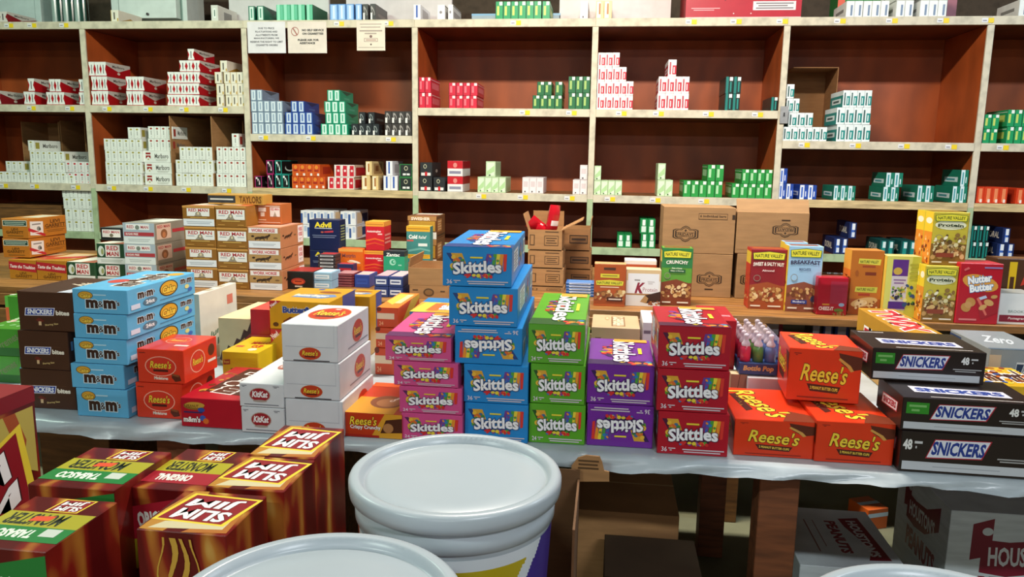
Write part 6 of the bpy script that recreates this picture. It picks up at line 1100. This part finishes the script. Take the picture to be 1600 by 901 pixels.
# peanut cases
def ribbon(cx, cy, s):
    q = lambda pts: ('p', [(cx+x*s, cy+y*s) for x, y in pts], '#7c1a30')
    return [q([(-1.0, 0.34), (-0.62, 0.44), (-0.62, -0.12), (-1.0, -0.2)]), q([(-0.8, 0.12), (-0.8, -0.38), (-0.3, -0.42), (-0.3, 0.1)]), q([(-0.3, 0.1), (-0.3, -0.42), (0.3, -0.34), (0.3, 0.16)]), q([(0.3, 0.16), (0.3, -0.34), (1.0, -0.02), (1.0, 0.44)]), ('e', cx-0.72*s, cy+0.24*s, 0.1*s, 0.06*s, '#ccd5d8'),
            ('t', "HOUSTON'S", cx+0.06*s, cy-0.1*s, 1.45*s, 0.3*s, '#dde1e4', {'b': 0.03, 'rot': 3})]
PEAN = [('t', 'PEANUTS', 0.52, 0.36, 0.62, 0.16, '#8a2a3c', {'b': 0.05})]
D_PNT = (M('#ccd5d8', 0.55, 'card'), {'front': ribbon(0.6, 0.78, 0.42)+[('t', 'PEANUTS', 0.62, 0.54, 0.72, 0.12, '#8a2a3c', {'b': 0.04})], 'left': ribbon(0.5, 0.8, 0.34)+[('t', 'PEANUTS', 0.54, 0.56, 0.56, 0.14, '#8a2a3c', {'b': 0.05}), ('l', 0.3, 0.2, 0.8, 0.3, 2, '#8a6a70')], 'top': [('r', 0, 0.49, 1, 0.51, '#8c9498')]}, 'pnt')
D_PNT2 = (M('#ccd5d8', 0.55, 'card'), {'top': [('g', 0.08, 0.05, 0.98, 0.95, [('p', [(0.62, 0.86), (0.86, 0.9), (0.92, 0.12), (0.68, 0.1), (0.78, 0.3), (0.64, 0.7)], '#7c1a30'), ('t', "HOUSTON'S", 0.77, 0.5, 0.66, 0.12, '#d9dde0', {'b': 0.04, 'rot': -88}), ('t', 'PEANUTS', 0.5, 0.5, 0.6, 0.13, '#8a2a3c', {'b': 0.05, 'rot': -90}), ('r', 0.2, 0.2, 0.215, 0.8, '#8a5a60'), ('r', 0.3, 0.3, 0.31, 0.8, '#8a5a60')])], 'front': ribbon(0.5, 0.62, 0.34)+PEAN}, 'pnt2')
pa = onz(1487, 797, 0.5)
printed_box('peanut_case', 'white peanut case standing upright under right end of table', 'box', D_PNT, 0.36, 0.4, 0.5, (pa.x+0.18, pa.y, 0.0005))
pb0, pb1 = onz(1250, 882, 0.33), onz(1419, 882, 0.33)
printed_box('peanut_case', 'white peanut case lying beside the thick wooden leg', 'box', D_PNT2, pb1.x-pb0.x-0.012, 0.4, 0.33, ((pb0.x+pb1.x)/2-0.006, pb0.y, 0.0005), 0.0)
po = onz(1362, 826, 0.0)
printed_box('small_box', 'small orange striped box on the floor between white cases', 'box', (M('#cc5a1c', 0.4), {'top': [('r', 0, 0.4, 1, 0.6, '#c8dce8')], 'front': [('r', 0, 0.6, 1, 0.8, '#c8dce8')]}, 'osb'), 0.1, 0.12, 0.09, (po.x+0.02, po.y, 0.0005), 0.4)
for label, px0, px1, zt_, yf in (('brown wooden crate beneath left end of candy table', 62, 170, 0.62, 2.2), ('brown carton under table behind dried meat boxes', 340, 520, 0.55, 2.3)):
    a, b = onY(px0, 690, yf), onY(px1, 690, yf)
    printed_box('storage_crate', label, 'box', (M('#7e5228', 0.7, 'wood'), {'front': [('r', 0.02, 0.3, 0.98, 0.31, '#3c2612'), ('r', 0.02, 0.62, 0.98, 0.63, '#3c2612')]}, ('crate', px0)), b.x-a.x, 0.35, zt_, ((a.x+b.x)/2, yf, 0.0005))

# ------------------------------------------------------------------ the low stand with dried-meat boxes and buckets
LZ = 0.61
ls = empty('low_stand', (-0.6, 0.3, 0)); tag(ls, 'low wooden stand carrying the flame-print boxes and white buckets', 'table')
for i in range(7): slab('plank', -1.75, 0.34+0.185*i, LZ-0.03, -0.04 if i < 6 else -0.42, 0.34+0.185*i+0.178, LZ-0.0012, WOODD, ls)
for x in (-1.65, -0.48):
    for y in (0.4, 1.5): slab('leg', x-0.04, y-0.04, 0, x+0.04, y+0.04, LZ-0.031, WOODD, ls)
for x in (-0.1,): slab('leg', x-0.04, 0.36, 0, x+0.04, 0.44, LZ-0.031, WOODD, ls)
FLM = M('#a8301a', 0.28, 'flame')
def logo(cx, cy, w, h, rot):
    # white letters on a red slab with a yellow rim; two lines
    r = math.radians(rot); out = []
    def quad(k, col):
        P = []
        for x, y in ((-0.5, -0.5), (0.5, -0.5), (0.5, 0.5), (-0.5, 0.5)):
            X, Y = x*w*k+(0.12*w*y), y*h*k; P.append((cx+X*math.cos(r)-Y*math.sin(r), cy+X*math.sin(r)+Y*math.cos(r)))
        out.append(('p', P, col))
    quad(1.12, '#e6cc3a'); quad(1.0, '#8c1420')
    for s, dy in (('SLIM', 0.24), ('JIM', -0.24)):
        Y = dy*h
        out.append(('t', s, cx-Y*math.sin(r), cy+Y*math.cos(r), w*0.84, h*0.4, '#f2efec', {'b': 0.035, 'rot': rot, 'sh': 0.1, 'ol': ((0.022, '#3a0c10'),)}))
    return out
def slim(kind):
    if kind == 'plain':
        top = [('p', [(0.02, 0.02), (0.3, 0.0), (0.42, 0.5), (0.3, 1), (0.12, 0.98), (0.04, 0.5)], '#b8802c'), ('p', [(0.5, 0), (0.98, 0.05), (0.95, 0.5), (0.7, 0.35)], '#b06a28'), ('p', [(0.1, 0.05), (0.9, 0.12), (0.9, 0.3), (0.2, 0.22)], '#d0c49c')]+logo(0.52, 0.56, 0.76, 0.62, 176)
        front = [('r', 0, 0.0, 1, 0.26, '#9c1622'), ('t', 'ORIGINAL', 0.5, 0.14, 0.62, 0.12, '#f2e6d8', {'b': 0.05, 'rot': 4})]
        for i in range(4):      # wavy golden flame lines
            for t in range(14):
                y0, y1 = 0.32+0.046*t, 0.32+0.046*(t+1)
                wv = lambda y: 0.26+0.13*i+0.045*math.sin(y*15+i*0.9)
                hw_ = 0.022+0.014*math.sin(i*2.1+y0*6)
                front.append(('p', [(wv(y0)-hw_, y0), (wv(y0)+hw_, y0), (wv(y1)+hw_, y1), (wv(y1)-hw_, y1)], '#c29a3c'))
    else:
        col, word = (('#1f7a34', 'TABASCO') if kind == 'green' else ('#a01a2a', 'ORIGINAL'))
        top = [('r', 0, 0.4, 1, 0.68, '#a8a020'), ('t', 'MONSTER', 0.42, 0.54, 0.66, 0.22, '#1f2410', {'b': 0.03, 'rot': 180, 'sh': 0.15}), ('r', 0, 0.14, 1, 0.4, col), ('t', word, 0.38, 0.27, 0.5, 0.15, '#e6ecdf', {'b': 0.05, 'rot': 180})]+logo(0.58, 0.84, 0.34, 0.24, 180)
        if kind == 'green': top += [('p', [(0.36, 0.5), (0.58, 0.52), (0.6, 0.62), (0.38, 0.6)], '#e0502c'), ('r', 0.7, 0.24, 0.88, 0.38, '#c8d0c4')]
        front = [('p', [(0, 0.62), (1, 0.74), (1, 0.98), (0, 0.86)], col), ('t', word, 0.36, 0.78, 0.6, 0.12, '#e6ecdf', {'b': 0.05, 'rot': 6}), ('p', [(0, 0.4), (1, 0.5), (1, 0.74), (0, 0.62)], '#a8a020'), ('t', 'MONSTER', 0.5, 0.57, 0.7, 0.12, '#1f2410', {'b': 0.03, 'rot': 6})]+logo(0.45, 0.26, 0.56, 0.24, 8)
    return (FLM, {'top': top, 'front': front}, ('slim', kind))
D_SL, D_SG, D_SO = slim('plain'), slim('green'), slim('orig')
D_SR = (FLM, {'right': [('p', [(0.1, 0.5), (0.3, 0.9), (0.98, 0.9), (0.98, 0.55), (0.7, 0.7)], '#b8a650'), ('p', [(0.5, 0.9), (0.58, 0.7), (0.54, 0.6), (0.62, 0.6), (0.66, 0.72), (0.6, 0.9)], '#a04a24'), ('p', [(0.78, 0.9), (0.84, 0.74), (0.8, 0.62), (0.88, 0.6), (0.92, 0.74), (0.86, 0.9)], '#a04a24')]+logo(0.54, 0.47, 0.74, 0.38, 22)+[('r', 0, 0.92, 1, 1, '#7c1220')], 'top': [('r', 0, 0, 1, 1, '#8c1a20')]}, 'slr')
def meat(label, des, fl_, fr_, bk, zt_):
    a, b, c = onz(fl_[0], fl_[1], zt_), onz(fr_[0], fr_[1], zt_), onz(bk[0], bk[1], zt_)
    return printed_box('dried_meat_box', label, 'box', des, b.x-a.x, c.y-(a.y+b.y)/2, zt_-LZ-0.0005, ((a.x+b.x)/2, (a.y+b.y)/2, LZ))
meat('flame-print box with large white logo, centre front beside bucket', D_SL, (214, 824), (351, 838), (415, 774), 0.9)
meat('flame-print box behind the centre front one', D_SL, (321, 759), (443, 768), (488, 718), 0.9)
meat('flame-print box with white logo, farthest back near the bucket', D_SL, (388, 709), (490, 717), (537, 669), 0.9)
meat('flame-print box with dark red band, between green-banded and plain boxes', D_SO, (203, 761), (318, 767), (385, 706), 0.885)
meat('flame-print box with green band in the back row', D_SG, (40, 757), (180, 764), (258, 705), 0.9)
meat('flame-print box with green band in the front left corner', D_SG, (-68, 846), (64, 866), (177, 783), 0.91)
kr = onz(52, 602, 1.02)
printed_box('dried_meat_box', 'flame-print box turned sideways with huge tilted logo at far left', 'box', D_SR, 0.2, 0.4, 1.02-LZ-0.0005, (kr.x-0.1, kr.y-0.4, LZ))
# buckets
WP = M('#b2bcc2', 0.3, 'plastic')
def smooth(me):
    for p in me.polygons: p.use_smooth = True
    return me
R_ = 0.1725
bprof = [(0, 0), (0.138, 0), (0.14, 0.004), (0.158, 0.322), (0.1585, 0.324), (0.1625, 0.326), (0.163, 0.344), (0.1615, 0.346), (0.1605, 0.368)]
lprof = [(0.0, 0.3795), (0.02, 0.3795), (0.1, 0.3785), (0.142, 0.3785), (0.146, 0.376), (0.1485, 0.376), (0.151, 0.380), (0.1545, 0.389), (0.158, 0.390), (0.166, 0.390), (0.1705, 0.3875), (0.1725, 0.383), (0.1725, 0.372), (0.171, 0.362), (0.168, 0.360)]
def mk(prof, n=96):
    v, f = lathe(prof, n); return v, f
v, f = mk(bprof); BM = smooth(fill_mesh(bpy.data.meshes.new('body'), v, f, [WP]*len(f)))
v, f = mk(lprof); f = [tuple(reversed(q)) for q in f]; LM = smooth(fill_mesh(bpy.data.meshes.new('lid'), v, f, [WP]*len(f)))
def label_mesh():
    V, Fc, Mt = [], [], []; n, mrow = 360, 60
    z0, z1 = 0.03, 0.316
    for j in range(mrow+1):
        z = z0+(z1-z0)*j/mrow; r = 0.14+(0.158-0.14)*(z-0.004)/0.318+0.0009
        for i in range(n): a = 2*math.pi*i/n; V.append((r*math.cos(a), r*math.sin(a), z))
    yel, pur, wht, red = M('#b9a51a', 0.3, 'plastic'), M('#3f2a86', 0.3, 'plastic'), M('#d6dde2', 0.3, 'plastic'), M('#b04a34', 0.3, 'plastic')
    for j in range(mrow):
        for i in range(n):
            a = math.degrees(2*math.pi*(i+0.5)/n); t = (j+0.5)/mrow
            d = (a-270+180) % 360-180       # angle from the camera-facing side
            e = d-70*(t-0.6)
            if 0 < d and e < 31 and t < 0.94: mt = yel
            elif 0 < d and 31 <= e < 40: mt = wht
            elif 0 < d < 150 and e >= 40: mt = pur
            elif -140 < d < -62: mt = red
            else: mt = wht
            Fc.append((j*n+i, j*n+(i+1) % n, (j+1)*n+(i+1) % n, (j+1)*n+i)); Mt.append(mt)
    return smooth(fill_mesh(bpy.data.meshes.new('printed_wrap'), V, Fc, Mt))
WRAP = label_mesh()
def bucket(label, x, y, rz):
    r = empty('plastic_bucket', (x, y, LZ), rz); tag(r, label, 'bucket', 'white plastic buckets')
    link('body', BM, r); link('lid', LM, r); link('printed_wrap', WRAP, r)
    return r
bk = onz(711, 739, 1.0)
bucket('large white lidded bucket with yellow and purple print, farthest of three', -0.231, 1.165, 0)
q = onz(498, 824, 1.0); bucket('white lidded bucket cut off at the bottom left of centre', q.x+0.062, q.y-R_, 0.4)
q = onz(1400, 876, 1.0); printed_box('wooden_crate', 'wooden crate carrying the bucket at bottom right', 'crate', (WOODD, {}, 'wc'), 0.3, 0.3, LZ-0.001, (q.x+0.012, q.y-R_-0.15, 0.0005)); bucket('white lidded bucket cut off at the bottom right', q.x+0.012, q.y-R_, 0.9)
